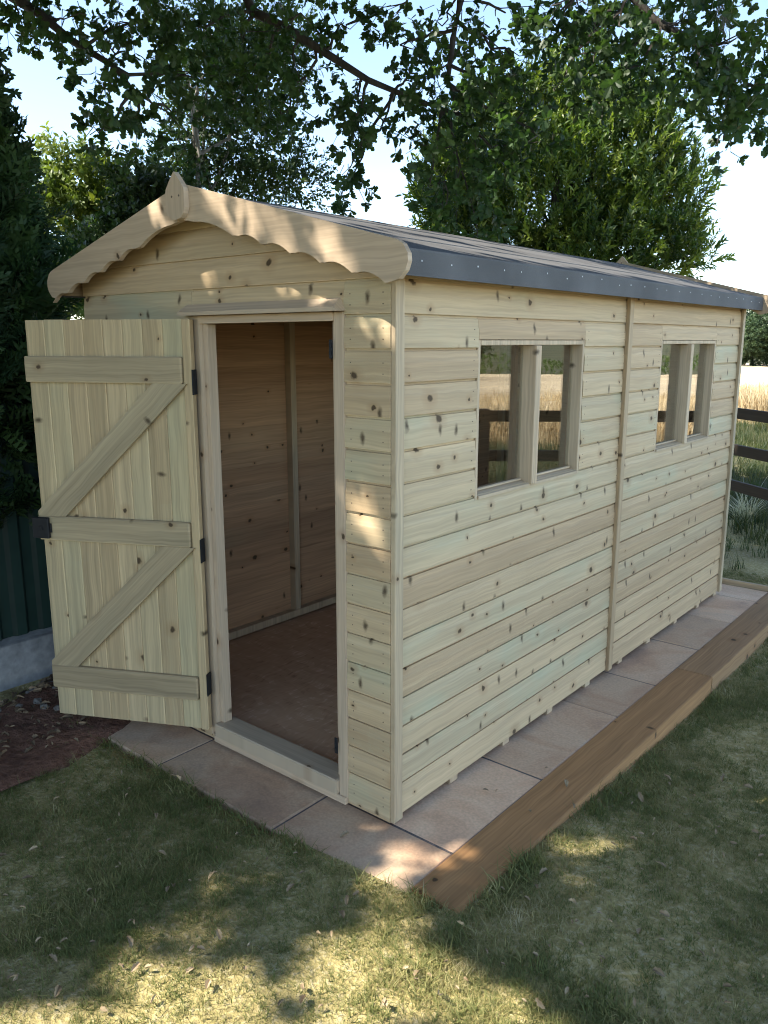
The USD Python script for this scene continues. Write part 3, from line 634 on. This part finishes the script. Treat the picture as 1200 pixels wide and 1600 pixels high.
c = pix(1166, 775, 8.2); tf = UsdGeom.Xform.Define(stage, '/World/ornamental_grass'); tf.AddTranslateOp().Set(Gf.Vec3d(float(c[0]), float(c[1]), -.12))
tag(tf, 'pale spiky grass tuft growing behind the fence at the shed corner', 'grass tuft'); obj('blades', tuft, 'pale_grass', tf.GetPrim()).SetCustomDataByKey('kind', 'stuff')

# ---------------------------------------------------------------- leaves and trees
def leaf(outline, L, fold=.18, curl=.12):
    """outline: (t, halfwidth) pairs along the blade; a midrib with two folded halves."""
    V = []; F = []
    for t, h in outline:
        z = -curl*L*t*t; V += [(-h*L, t*L, z+fold*h*L), (0, t*L, z), (h*L, t*L, z+fold*h*L)]
    for i in range(len(outline)-1):
        a, b = 3*i, 3*i+3
        F += [[a, a+1, b+1], [a, b+1, b], [a+1, a+2, b+2], [a+1, b+2, b+1]]
    return np.array(V, float), np.array(F)
OAK = [(0, .01), (.18, .10), (.27, .21), (.36, .13), (.50, .30), (.60, .19), (.74, .31), (.84, .2), (.93, .17), (1, .02)]
BAY = [(0, .01), (.3, .14), (.6, .15), (1, .01)]
OVAL = [(0, .02), (.3, .27), (.65, .26), (1, .02)]
def euler(a, b, c):
    return trimesh.transformations.euler_matrix(a, b, c, 'sxyz')[:3, :3]
def sprig(outline, L, k, length, g, droop=.6, spread=1.1, twig=.003, fold=.2, whorl=False):
    """Leaves along a twig that runs up +z."""
    parts = []
    end = np.array([g.normal(0, .12)*length, g.normal(0, .12)*length, length])
    parts.append(tube([np.zeros(3), end*.5, end], [twig, twig*.8, twig*.4], 3))
    for i in range(k):
        t = (.75+.25*g.random()) if whorl else .15+.85*(i+.5)/k
        v, f = leaf(outline, L*(.65+.5*g.random()), fold*(.4+1.1*g.random()), .25*g.random())
        elev = spread*(.5+.9*g.random()) if t < .97 else .3
        Rm = euler(math.pi/2-elev, 0, 0)                        # leaf +y turned up towards +z
        Rz = euler(0, 0, i*2.4+g.normal(0, .4)); Rr = euler(0, g.normal(0, .5), 0)
        parts.append((v@Rr.T@Rm.T@Rz.T+end*t, f))
    return join(parts)
def branchy(a, b, r0, r1, g, n=6, wob=.06):
    a, b = np.asarray(a, float), np.asarray(b, float); t = np.linspace(0, 1, n)[:, None]; L = np.linalg.norm(b-a)
    P = a+(b-a)*t; P[1:-1] += g.normal(0, wob*L, (n-2, 3)); return P, np.linspace(r0, r1, n)

# --- the oak: trunk left of and behind the camera, its limbs reach over the shed
g = np.random.default_rng(21)
oak = empty('oak_tree'); tag(oak, 'large oak tree whose lobed leafy branches hang over the shed', 'tree')
B = np.array([-4.6, -3.6, -.15])
obj('trunk', tube([B, B+(.02, .03, .5), B+(.1, .05, 1.6), B+(.2, .2, 3.0), B+(.35, .3, 4.6), B+(.5, .4, 6.5)], [.52, .38, .33, .30, .24, .12], 12), 'bark', oak, smooth=True)
fork = B+(.2, .2, 3.0); fork2 = B+(.33, .28, 4.4)
limb_px = [  # polylines seen in the photograph: (px, py, depth)
    [(-60, -60, 5.2), (20, -5, 5.1), (60, 20, 5.0), (110, 62, 5.0), (180, 105, 4.9), (225, 165, 4.9)],
    [(330, -120, 5.8), (395, 18, 5.6), (450, 46, 5.6), (520, 90, 5.5), (575, 125, 5.5), (640, 152, 5.4), (690, 170, 5.4)],
    [(900, -150, 4.9), (960, -40, 4.9), (1020, 30, 4.9), (1090, 70, 4.8), (1150, 120, 4.8)],
    [(700, -140, 5.2), (722, -10, 5.2), (708, 60, 5.3), (700, 130, 5.3)]]
limbs = []
for i, pl in enumerate(limb_px):
    pts = np.array([pix(*p) for p in pl]); st = fork if i != 1 else fork2
    mid = st*.45+pts[0]*.55+np.array([0, 0, .5+.2*i])
    full = np.vstack([st, st*.75+mid*.25+(0, 0, .25), mid, pts])
    rad = np.concatenate([[.13, .11, .07], np.linspace(.040, .011, len(pts))])
    obj('limb', tube(full, rad, 8), 'bark', oak, smooth=True); limbs.append(full)
extra = []
for k in range(9):
    a = R(20+40*k); e = B+np.array([4.6*math.cos(a), 4.6*math.sin(a), 5.2+1.2*math.sin(3*a)])
    if to_pix(e)[0][2] > 0 and abs(to_pix(e)[0][0]-600) < 900 and -300 < to_pix(e)[0][1] < 1600: e = B+np.array([2.6*math.cos(a), 2.6*math.sin(a), 6.8])
    P, rr = branchy(fork2 if k % 2 else fork, e, .14, .03, g, 6, .04); obj('limb', tube(P, rr, 7), 'bark', oak, smooth=True); limbs.append(P)
# sprays in view: (px, py, half-width, half-height, sprigs, depth)
SPR = [(190, 80, 70, 55, 60, 4.9), (170, 150, 45, 40, 38, 4.9), (165, 205, 30, 35, 22, 4.9), (100, 30, 70, 40, 50, 5.0), (30, 20, 50, 30, 30, 5.1), (230, 30, 60, 35, 50, 5.2), (215, 195, 25, 40, 16, 4.9),
       (300, 40, 60, 50, 70, 5.3), (300, 120, 55, 50, 60, 5.3), (380, 60, 60, 50, 70, 5.5), (400, 140, 60, 50, 70, 5.6), (460, 100, 50, 45, 45, 5.6), (470, 20, 60, 30, 34, 5.6), (440, 180, 40, 35, 26, 5.6), (280, 190, 40, 40, 26, 5.3),
       (560, 30, 55, 28, 22, 5.5), (560, 150, 45, 40, 36, 5.5), (545, 215, 28, 45, 26, 5.5), (545, 285, 24, 38, 24, 5.4), (600, 190, 40, 40, 26, 5.4), (625, 70, 35, 40, 20, 5.4), (640, 120, 35, 35, 24, 5.4), (620, 20, 45, 25, 16, 5.4),
       (700, 110, 50, 60, 66, 5.3), (720, 190, 55, 60, 84, 5.3), (705, 270, 50, 50, 70, 5.3), (770, 230, 50, 55, 66, 5.3), (780, 150, 45, 50, 56, 5.3), (740, 330, 45, 45, 50, 5.3), (830, 200, 35, 40, 34, 5.2), (800, 90, 40, 35, 34, 5.2), (690, 340, 25, 30, 18, 5.3), (700, 30, 40, 30, 18, 5.3),
       (880, 20, 55, 35, 46, 4.9), (900, 80, 45, 45, 46, 4.9), (960, 40, 60, 45, 74, 4.9), (1000, 110, 50, 40, 60, 4.9), (1060, 40, 60, 50, 84, 4.9), (1090, 120, 50, 50, 76, 4.8), (1150, 60, 60, 60, 90, 4.8), (1140, 150, 40, 50, 56, 4.8), (1130, 220, 18, 28, 14, 4.8), (1190, 140, 30, 60, 50, 4.8), (950, 150, 30, 25, 20, 4.9), (850, 45, 30, 25, 14, 5.0), (880, 125, 25, 25, 16, 4.9), (790, 20, 50, 18, 14, 5.1)]
tw = []; pos = []; dirs = []
limbpts = np.vstack([np.array([l[i]*(1-s)+l[i+1]*s for i in range(2, len(l)-1) for s in np.linspace(0, 1, 6)]) for l in limbs])
for cx, cy, rx, ry, n, dep in SPR:
    c = pix(cx, cy, dep); q = limbpts[np.argmin(np.linalg.norm(limbpts-c-(0, 0, .15), axis=1))]
    P, rr = branchy(q, c, .013, .005, g, 6, .05); tw.append(tube(P, rr, 4))
    for _ in range(3):
        e = pix(cx+rx*g.normal(0, .6), cy+ry*g.normal(.1, .6), dep+g.normal(0, .2)); P2, r2 = branchy(P[g.integers(2, 6)], e, .006, .002, g, 4, .06); tw.append(tube(P2, r2, 3))
    for _ in range(int(n*.78)):
        a = g.random()*2*np.pi; r = math.sqrt(g.random())
        p = pix(cx+rx*r*math.cos(a), cy+ry*r*math.sin(a), dep+g.normal(0, .28)); pos.append(p); d = (p-c)+np.array([0, 0, -.12])+g.normal(0, .12, 3); dirs.append(d)
obj('twigs', join(tw), 'bark', oak).SetCustomDataByKey('kind', 'stuff')
dt = [tube([pix(1120+g.normal(0, 5), -25, 4.6), pix(1126+g.normal(0, 7), 12, 4.6+g.normal(0, .04)), pix(1128+g.normal(0, 13), 30+34*g.random(), 4.6+g.normal(0, .08))], [.0018, .0015, .0007], 3) for _ in range(34)]
obj('dead_twigs', join(dt), 'pale_bark', oak).SetCustomDataByKey('kind', 'stuff')
# the rest of the crown, out of the picture: it shades the garden, with gaps where the sun comes through
n = 15000
u_ = g.normal(size=(n, 3)); u_ /= np.linalg.norm(u_, axis=1)[:, None]
cr = np.array([-3.4, -3.2, 6.6])+u_*np.array([6.6, 6.4, 3.0])*(.35+.65*g.random((n, 1))**.5)
gapn = meshkit.fbm(cr*1.1+20, 2, 4)
cr = cr[(cr[:, 2] > 3.4) & (gapn > .36)]
tp = to_pix(cr); vis = (tp[:, 2] > .1) & (tp[:, 0] > -130) & (tp[:, 0] < 1330) & (tp[:, 1] > -130) & (tp[:, 1] < 1700)
cr = cr[~vis]
n = 12500
tg = np.column_stack([g.uniform(-4.2, 2.7, n), g.uniform(-3.2, 8.0, n), g.uniform(-.1, 2.2, n)])
tg = np.vstack([tg, np.column_stack([g.uniform(-1.9, .1, 2500), np.full(2500, -.05), g.uniform(.4, 2.25, 2500)]), np.column_stack([g.uniform(-1.9, -.55, 3000), np.full(3000, -.08), g.uniform(1.7, 2.35, 3000)]), np.column_stack([g.uniform(-2, 1.6, 4000), g.uniform(-1.7, 1.0, 4000), np.full(4000, 0.)])]); n = len(tg)
c2 = tg+SUN*((g.uniform(4.3, 8.6, n)-tg[:, 2])/SUN[2])[:, None]; t2 = to_pix(c2)
c2 = c2[~((t2[:, 2] > .1) & (t2[:, 0] > -130) & (t2[:, 0] < 1330) & (t2[:, 1] > -130) & (t2[:, 1] < 1700))]
cr = np.vstack([cr, c2])
cdir = g.normal(0, 1, (len(cr), 3))+(0, 0, .2); cdir /= np.linalg.norm(cdir, axis=1)[:, None]
bad = np.zeros(len(cr), bool)
for s_ in (0, .14, .27):
    q = cr+cdir*s_; bad |= sun_gap(q)
    for a_ in range(6):
        bad |= sun_gap(q+.085*(math.cos(a_*math.pi/3)*xb+math.sin(a_*math.pi/3)*yb))
for bc_, br__ in ((pix(985, 235, 9.2), .95), (pix(150, 310, 8.2), .6)):      # the bushes behind stand in the sun
    q = cr-bc_; along = q@SUN; off = np.linalg.norm(q-along[:, None]*SUN, axis=1)
    bad |= (off < br__) & (along > 0) & (g.random(len(cr)) < .93)
cr = cr[~bad]; cdir = cdir[~bad]
pos, dirs = np.array(pos), np.array(dirs)
op = [sprig(OAK, .058, 9, .13, g, spread=.9, whorl=k_ % 2 == 0) for k_ in range(8)]
scatter('foliage', op, 'oak_leaf', pos, aim_quats(dirs, g), .75+.45*g.random(len(pos)), parent=oak, g=g).SetCustomDataByKey('kind', 'stuff')
ob = [sprig(OAK, .085, 22, .24, g, spread=1.0) for _ in range(4)]
scatter('foliage', ob, 'oak_leaf', cr, aim_quats(cdir, g), .8+.4*g.random(len(cr)), parent=oak, pname='leaf_bough', g=g).SetCustomDataByKey('kind', 'stuff')

def tree(name, label, cat, base, trunk_r, height, blobs, protos, m, n, scale, group=None, lean=.6, bark='bark', up=.4, stems=1, shell=.5, g=g, smooth=False):
    """blobs: (centre, radii). A trunk with limbs to every blob and sprigs through the blobs."""
    t = empty(name); tag(t, label, cat, group)
    base = np.asarray(base, float)
    for s in range(stems):
        b0 = base+np.array([g.normal(0, .12), g.normal(0, .12), 0])*(s > 0)
        P, rr = branchy(b0, b0+np.array([g.normal(0, .15), g.normal(0, .15), height]), trunk_r, trunk_r*.25, g, 8, .012)
        obj('trunk', tube(P, rr, 8), bark, t, smooth=True)
    lb = []; pos = []; dirs = []
    wts = np.array([np.prod(r)**(2/3) for _, r in blobs]); cnt = (n*wts/wts.sum()).astype(int)
    for (c, r), k in zip(blobs, cnt):
        c, r = np.asarray(c, float), np.asarray(r, float)
        q = P[min(len(P)-1, max(1, int((c[2]-base[2])/height*len(P)*.7)))]
        bp, br_ = branchy(q, c, trunk_r*.4, trunk_r*.08, g, 5, .05); lb.append(tube(bp, br_, 5))
        d = g.normal(size=(k, 3)); d /= np.linalg.norm(d, axis=1)[:, None]
        rad = (shell+(1-shell)*g.random((k, 1)))**.7
        p = c+d*rad*r*(1+.25*(meshkit.noise(d*2.5+c, 3)[:, None]-.5)); pos.append(p); dirs.append(d+np.array([0, 0, up])+g.normal(0, .35, (k, 3)))
    obj('limbs', join(lb), bark, t, smooth=True)
    pos, dirs = np.vstack(pos), np.vstack(dirs)
    scatter('foliage', protos, m, pos, aim_quats(dirs, g), scale*(.7+.6*g.random(len(pos))), parent=t, g=g).SetCustomDataByKey('kind', 'stuff')
    return t
def blob(x, y, d, r, ry=None, dz=None):
    k = d/FPX; return (pix(x, y, d), (r*k, (dz or r)*k, (ry or r)*k))
# --- tall bush behind the shed on the right
bp = [sprig(BAY, .072, 14, .25, g, spread=.75, fold=.3) for _ in range(5)]
D = 9.2
tree('evergreen_bush', 'tall glossy evergreen bush with sunlit yellow-green shoots behind the shed roof', 'bush', (*pix(880, 500, 9.6)[:2], -.2), .13, 4.0,
     [blob(850, 330, D, 115), blob(950, 260, D, 95), blob(1010, 340, D-.1, 75, 90), blob(770, 250, D+.2, 90), blob(715, 340, D, 55, 70), blob(890, 185, D, 62, 70), blob(955, 190, D, 52, 60), blob(1045, 395, D-.2, 45, 50), blob(760, 380, D, 75, 60), blob(930, 400, D-.2, 90, 60), blob(1010, 250, D, 45, 60), blob(1060, 320, D, 30, 45), blob(700, 290, D+.3, 48, 60), blob(820, 200, D, 60), blob(900, 480, D, 120, 80), blob(1085, 290, D, 14, 40), blob(1030, 215, D, 16, 45), blob(985, 150, D, 18, 40), blob(900, 120, D, 20, 40), blob(850, 140, D, 18, 35), blob(1095, 400, D, 22, 20)],
     bp, 'bay_leaf', 6400, 1.0, up=1.0, shell=.45, stems=2)
# --- hawthorn behind the shed
hp = [sprig(OVAL, .042, 14, .26, g, spread=.9, twig=.002) for _ in range(5)]
D = 9.0
tree('hawthorn_tree', 'small leaved tree with thin pale stems behind the shed gable', 'tree', (*pix(335, 600, 9.2)[:2], -.2), .055, 4.6,
     [blob(330, 130, D, 75, 70), blob(400, 120, D, 75, 60), blob(300, 220, D, 55, 60), blob(380, 230, D, 65, 60), blob(330, 290, D, 70, 50), blob(260, 290, D-.2, 50, 40), blob(430, 240, D, 55, 40), blob(470, 285, D, 45, 25), blob(400, 300, D, 55, 35), blob(330, 50, D, 80, 50), blob(430, 60, D, 60, 50), blob(235, 340, D-.3, 60, 45)],
     hp, 'thorn_leaf', 2300, 1.0, up=.1, shell=.2, stems=4, bark='pale_bark')
# --- lime green bush and dark bush left
lp = [sprig(OVAL, .055, 12, .22, g, spread=.9) for _ in range(4)]
D = 8.2
tree('light_bush', 'light yellow-green leafy bush between the conifer and the shed gable', 'bush', (*pix(165, 600, D)[:2], -.2), .06, 3.0,
     [blob(150, 310, D, 60, 55), blob(110, 280, D, 50, 40), blob(190, 360, D, 50, 45), blob(120, 370, D, 55, 60), blob(160, 440, D, 70, 50)], lp, 'lime_leaf', 1300, 1.0, up=.3)
D = 7.6
tree('dark_bush', 'dark green bush close behind the left end of the bargeboard', 'bush', (*pix(230, 600, D)[:2], -.2), .06, 2.6,
     [blob(230, 350, D, 50, 40), blob(190, 400, D, 55, 40), blob(150, 430, D, 45, 45), blob(270, 320, D, 35, 25), blob(215, 300, D, 28, 22)], lp, 'thorn_leaf', 1000, 1.0, up=.3)
# --- conifers on the left
def cspray(g):
    parts = []
    L = .34
    for side in [None]+[(s, i) for i in range(7) for s in (-1, 1)]:
        if side is None:
            pts = [(0, 0, 0), (0, L*.5, .02), (0, L, -.03)]; w = .007
        else:
            s, i = side; y0 = L*(.12+.12*i); l = L*(.46-.045*i)*(.8+.4*g.random()); pts = [(0, y0, .01), (s*l*.45, y0+l*.42, .015), (s*l*.7, y0+l*.85, -.02)]; w = .010
        p = np.array(pts, float); d = p[-1]-p[0]; n = np.cross(d, Z); n /= np.linalg.norm(n)
        V = np.vstack([p[0]-n*w*.6, p[0]+n*w*.6, p[1]-n*w, p[1]+n*w, p[2]]); parts.append((V, np.array([[0, 1, 3], [0, 3, 2], [2, 3, 4]])))
        if side:
            for tt_ in (.4, .7):
                for q in (-1, 1):
                    b0 = p[0]*(1-tt_)+p[2]*tt_; e = b0+d*.30+q*n*l*.22+Z*g.normal(0, .012); m_ = np.cross(e-b0, Z); m_ /= np.linalg.norm(m_)
                    parts.append((np.vstack([b0-m_*.004, b0+m_*.004, (b0+e)/2+m_*.007, (b0+e)/2-m_*.007, e]), np.array([[0, 1, 2], [0, 2, 3], [3, 2, 4]])))
    v, f = join(parts); return v[:, [0, 2, 1]]*(1, -1, 1), f      # grow along +z
cp = [cspray(g) for _ in range(5)]
def conifer(label, base, H, rad, n):
    t = empty('conifer_tree'); tag(t, label, 'conifer', 'conifers of the hedge on the left')
    base = np.asarray(base, float)
    obj('trunk', tube([base, base+(0, 0, H*.5), base+(.03, .02, H*.97)], [.11, .07, .015], 8), 'bark', t, smooth=True)
    zz = .75+(H-.75)*g.random(n)**1.05; th = g.random(n)*2*np.pi
    prof = rad*np.clip((1-((zz-.2)/H)**2.6), .05, 1)**.8*np.where(zz < 1.1, .9, 1)
    lump = .8+.4*meshkit.noise(np.stack([np.cos(th)*1.6, np.sin(th)*1.6, zz*2.2], 1), 5)
    rr = prof*lump*(.62+.42*g.random(n)**.6)
    pos = base+np.stack([rr*np.cos(th), rr*np.sin(th), zz], 1)
    out = np.stack([np.cos(th), np.sin(th), .35+.7*g.random(n)], 1)+g.normal(0, .28, (n, 3))
    lb = []
    for k in range(60):
        z = .7+(H-1)*k/60; a = k*2.4; r_ = rad*max(.1, 1-((z)/H)**2.6)*.8
        lb.append(tube([base+(0, 0, z), base+(r_*.5*math.cos(a), r_*.5*math.sin(a), z+.1), base+(r_*math.cos(a), r_*math.sin(a), z+.3)], [.016, .01, .004], 4))
    obj('branches', join(lb), 'bark', t)
    scatter('foliage', cp, 'conifer_leaf', pos, aim_quats(out, g), .65+.55*g.random(n), parent=t, g=g).SetCustomDataByKey('kind', 'stuff')
conifer('dark feathery conifer at the left edge, its sprays touching the open door', (-3.10, -.42, -.1), 3.75, .74, 3400)
conifer('dark conifer of the hedge nearest the left edge of the lawn', (-3.25, -1.45, -.1), 4.1, 1.0, 2600)
# ribbed green fence panel on a concrete kerb, under the conifers
pn = empty('fence_panel'); tag(pn, 'dark green ribbed fence panel under the conifer behind the open door', 'fence panel')
px0 = -2.36
rib = [(-2.4, 0)]
for k in range(46): rib += [(-2.4+.14*k+.0, 0), (-2.4+.14*k+.05, 0), (-2.4+.14*k+.07, .018), (-2.4+.14*k+.12, .018)]
rib = np.array(sorted(set(rib))); poly = np.vstack([rib, (rib-[0, .004])[::-1]])
obj('sheet', prism(poly[::-1], 1.25, (px0, 0, .25), Y, X, Z), 'green_metal', pn)
kb = empty('concrete_kerb'); tag(kb, 'grey concrete kerb under the dark green fence panel', 'kerb')
for k in range(7): obj('kerb_block', box((-2.42, -2.4+.915*k, -.2), (-2.30, -2.4+.915*k+.908, .235), .008), 'concrete', kb)
# bare red-brown soil strip by the kerb
def soil_z(x, y): return .006+.03*meshkit.fbm(np.stack([x*5, y*5, 0*x], -1), 3, 2)-.08*smoothstep(.0, .22, np.abs(x+1.92+.22*np.sin(y*2))-.30)
tag(obj('soil', sheet(np.arange(-2.5, -1.3, .04), np.arange(-2.2, .02, .04), soil_z), 'soil', smooth=True), kind='structure')

# ---------------------------------------------------------------- lawn blades
g = np.random.default_rng(33)
def lawn_points(n):
    # where the picture sees lawn: in front of the paving and right of the sleeper
    a = np.column_stack([g.uniform(-2.6, 1.7, n), g.uniform(-1.75, 4.4, n)])
    d = np.minimum.reduce([.462-a[:, 0], a[:, 0]+2.3, a[:, 1]-front_y(a[:, 0])+.012, 4.0-a[:, 1]]); a = a[d < 0]
    t = to_pix(np.column_stack([a, lz(a[:, 0], a[:, 1])])); ok = (t[:, 2] > .3) & (t[:, 0] > -60) & (t[:, 0] < 1260) & (t[:, 1] > 380) & (t[:, 1] < 1680)
    return a[ok]
A = lawn_points(260000)
bare = meshkit.fbm(np.column_stack([A*2.4, 0*A[:, 0]]), 3, 12)
soilmask = (A[:, 0] < -1.62+.12*np.sin(A[:, 1]*5)) & (A[:, 1] > -1.9)
bl = gpix([(-80, 1640), (-60, 1490), (60, 1490), (140, 1500), (130, 1560), (90, 1640)])
worn = in_poly(A, bl)
far = np.clip(1.15-np.linalg.norm(A-CAM[:2], axis=1)/9, .35, 1)
keep = (g.random(len(A)) < np.clip((bare-.22)*2.6, .25, 1)*far) & ~soilmask & ~(worn & (g.random(len(A)) < .8))
A = A[keep][:85000]
tp_ = [blade_clump(10, .030, .020, .0017, 1.25, g, 2) for _ in range(5)]+[blade_clump(7, .046, .02, .0017, 1.4, g, 3) for _ in range(2)]
nz = meshkit.fbm(np.column_stack([A*1.9+7, 0*A[:, 0]]), 3, 31)
edge = (np.abs(A[:, 0]-.5) < .05) | (np.abs(A[:, 1]-front_y(A[:, 0])+.035) < .03)
sc = (.55+.7*g.random(len(A)))*(.75+.7*np.clip(nz-.3, 0, 1))*np.where(edge & (g.random(len(A)) < .5), 1.3, .85)
tag(scatter('grass', tp_, 'lawn_blade', np.column_stack([A, lz(A[:, 0], A[:, 1])-.003]), rand_quats(len(A), .35, g), sc, pname='grass_tuft', g=g), 'short dry patchy grass of the lawn', 'grass', kind='stuff')
# fallen leaves and bits on the lawn, each its own
def fallen(L, g):
    v, f = leaf([(0, .03), (.2, .2), (.35, .15), (.5, .27), (.7, .2), (.85, .17), (1, .02)], L, .5+.6*g.random(), .5*g.random())
    n = len(v); v2 = v-(0, 0, .0012); e = []
    return np.vstack([v, v2]), np.vstack([f, f[:, ::-1]+n])
spots = []
while len(spots) < 190:
    q = (g.random()*1240-20, 1150+g.random()*460)
    p = gpix([q], -.05)[0]
    d = min(.47-p[0], p[0]+2.3, p[1]+.31, 4.0-p[1])
    if d > 0 and g.random() < .86: continue
    spots.append(p)
for p in spots:
    L = .013+.028*g.random()**2.2
    v, f = fallen(L, g); v = v@euler(g.normal(0, .35), g.normal(0, .35), g.random()*6.3).T
    inside = min(.47-p[0], p[0]+2.3, p[1]+.31, 4.0-p[1]) > 0
    z = .006 if inside else float(lz(p[0], p[1]))+.018
    v = v-(0, 0, v[:, 2].min())+(p[0], p[1], z)
    w_ = 0 if inside else 1 if p[0] > .45 else 2
    tag(obj('fallen_leaf', (v, f), 'dry_leaf'), ('dry curled fallen leaf lying on the stone paving', 'dry curled fallen leaf lying on the lawn beyond the sleeper', 'dry curled fallen leaf lying on the lawn before the door')[w_], 'leaf',
        ('dry leaves on the paving', 'dry leaves on the lawn right of the sleeper', 'dry leaves on the lawn before the door')[w_])
# litter of stones and leaves on the soil
st = []
for _ in range(110):
    x, y = -2.28+.5*g.random()**1.6, g.uniform(-1.6, -.02); r = .008+.016*g.random()
    s = trimesh.creation.icosphere(1, r); s.apply_scale((1, .8, .6)); s.vertices += g.normal(0, r*.12, s.vertices.shape); s.apply_translation((x, y, float(soil_z(np.array(x), np.array(y)))+r*.3)); st.append(s)
tag(obj('pebbles', join(st), 'pebble'), 'loose pebbles on the bare soil along the kerb', 'pebbles', kind='stuff')
dl = []
for _ in range(420):
    x, y = -2.28+.75*g.random()**1.4, g.uniform(-1.6, .0); v, f = fallen(.025+.03*g.random(), g); v = v@euler(g.normal(0, .5), g.normal(0, .5), g.random()*6.3).T
    dl.append((v+(x, y, float(soil_z(np.array(x), np.array(y)))+.014), f))
tag(obj('leaf_litter', join(dl), 'litter_leaf'), 'dry leaf litter strewn over the bare soil by the kerb', 'leaf litter', kind='stuff')

# ---------------------------------------------------------------- far hedge and trees beyond the field
g = np.random.default_rng(44)
fpz = [sprig(OVAL, .17, 16, .6, g, spread=1.0, twig=.01) for _ in range(4)]
def far_tree(n_, t_, h, w, label, m='far_leaf', k=420, group=None, name='field_tree'):
    b = fp(n_, t_); zg = float(land_z(b[0], b[1])); b[2] = zg
    bl_ = [(b+(g.normal(0, w*.28), g.normal(0, w*.28), h*z), (w*r, w*r, h*.22)) for z, r in ((.35, .42), (.5, .5), (.62, .45), (.75, .38), (.86, .25), (.55, .4))]
    tree(name, label, 'tree', b, h*.03, h*.85, bl_, fpz, m, k*3, 1.2, group, g=g)
GR = 'trees across the field seen in the windows'
LB = 'dark round tree across the wheat field, mirrored in the shed windows'
hz = [(64, -34, 9, 8), (66, -24, 12, 9), (63, -14, 8, 8), (68, -6, 13, 10), (64, 3, 9, 9), (70, -44, 12, 10), (66, -55, 9, 9)]
for a in hz: far_tree(*a, LB, group=GR)
d_ = pix(1180, 520, 75); far_tree(float(NF@d_[:2]), float(TF@d_[:2]), 6.2, 5.5, 'hazy round tree beyond the field, left of the bargeboard end', k=700)
d_ = pix(1235, 520, 70); far_tree(float(NF@d_[:2]), float(TF@d_[:2]), 5.0, 4.5, 'hazy tree beyond the field at the right edge of the picture', k=500)
hd_ = empty('field_hedge'); tag(hd_, 'bright green hedge along the far edge of the wheat field', 'hedge')
t_ = g.uniform(-70, 70, 4200); n_ = 59.5+g.normal(0, .7, 4200)
P = np.stack([NF[0]*n_+TF[0]*t_, NF[1]*n_+TF[1]*t_], 1); h_ = 1.0+1.2*meshkit.fbm(np.stack([t_*.2, 0*t_, 0*t_], 1), 3, 6)
Pz = land_z(P[:, 0], P[:, 1])+h_*g.random(4200)**.7
scatter('foliage', fpz, 'hedge_leaf', np.column_stack([P, Pz]), rand_quats(4200, 1.2, g), .5+.4*g.random(4200), parent=hd_, g=g).SetCustomDataByKey('kind', 'stuff')
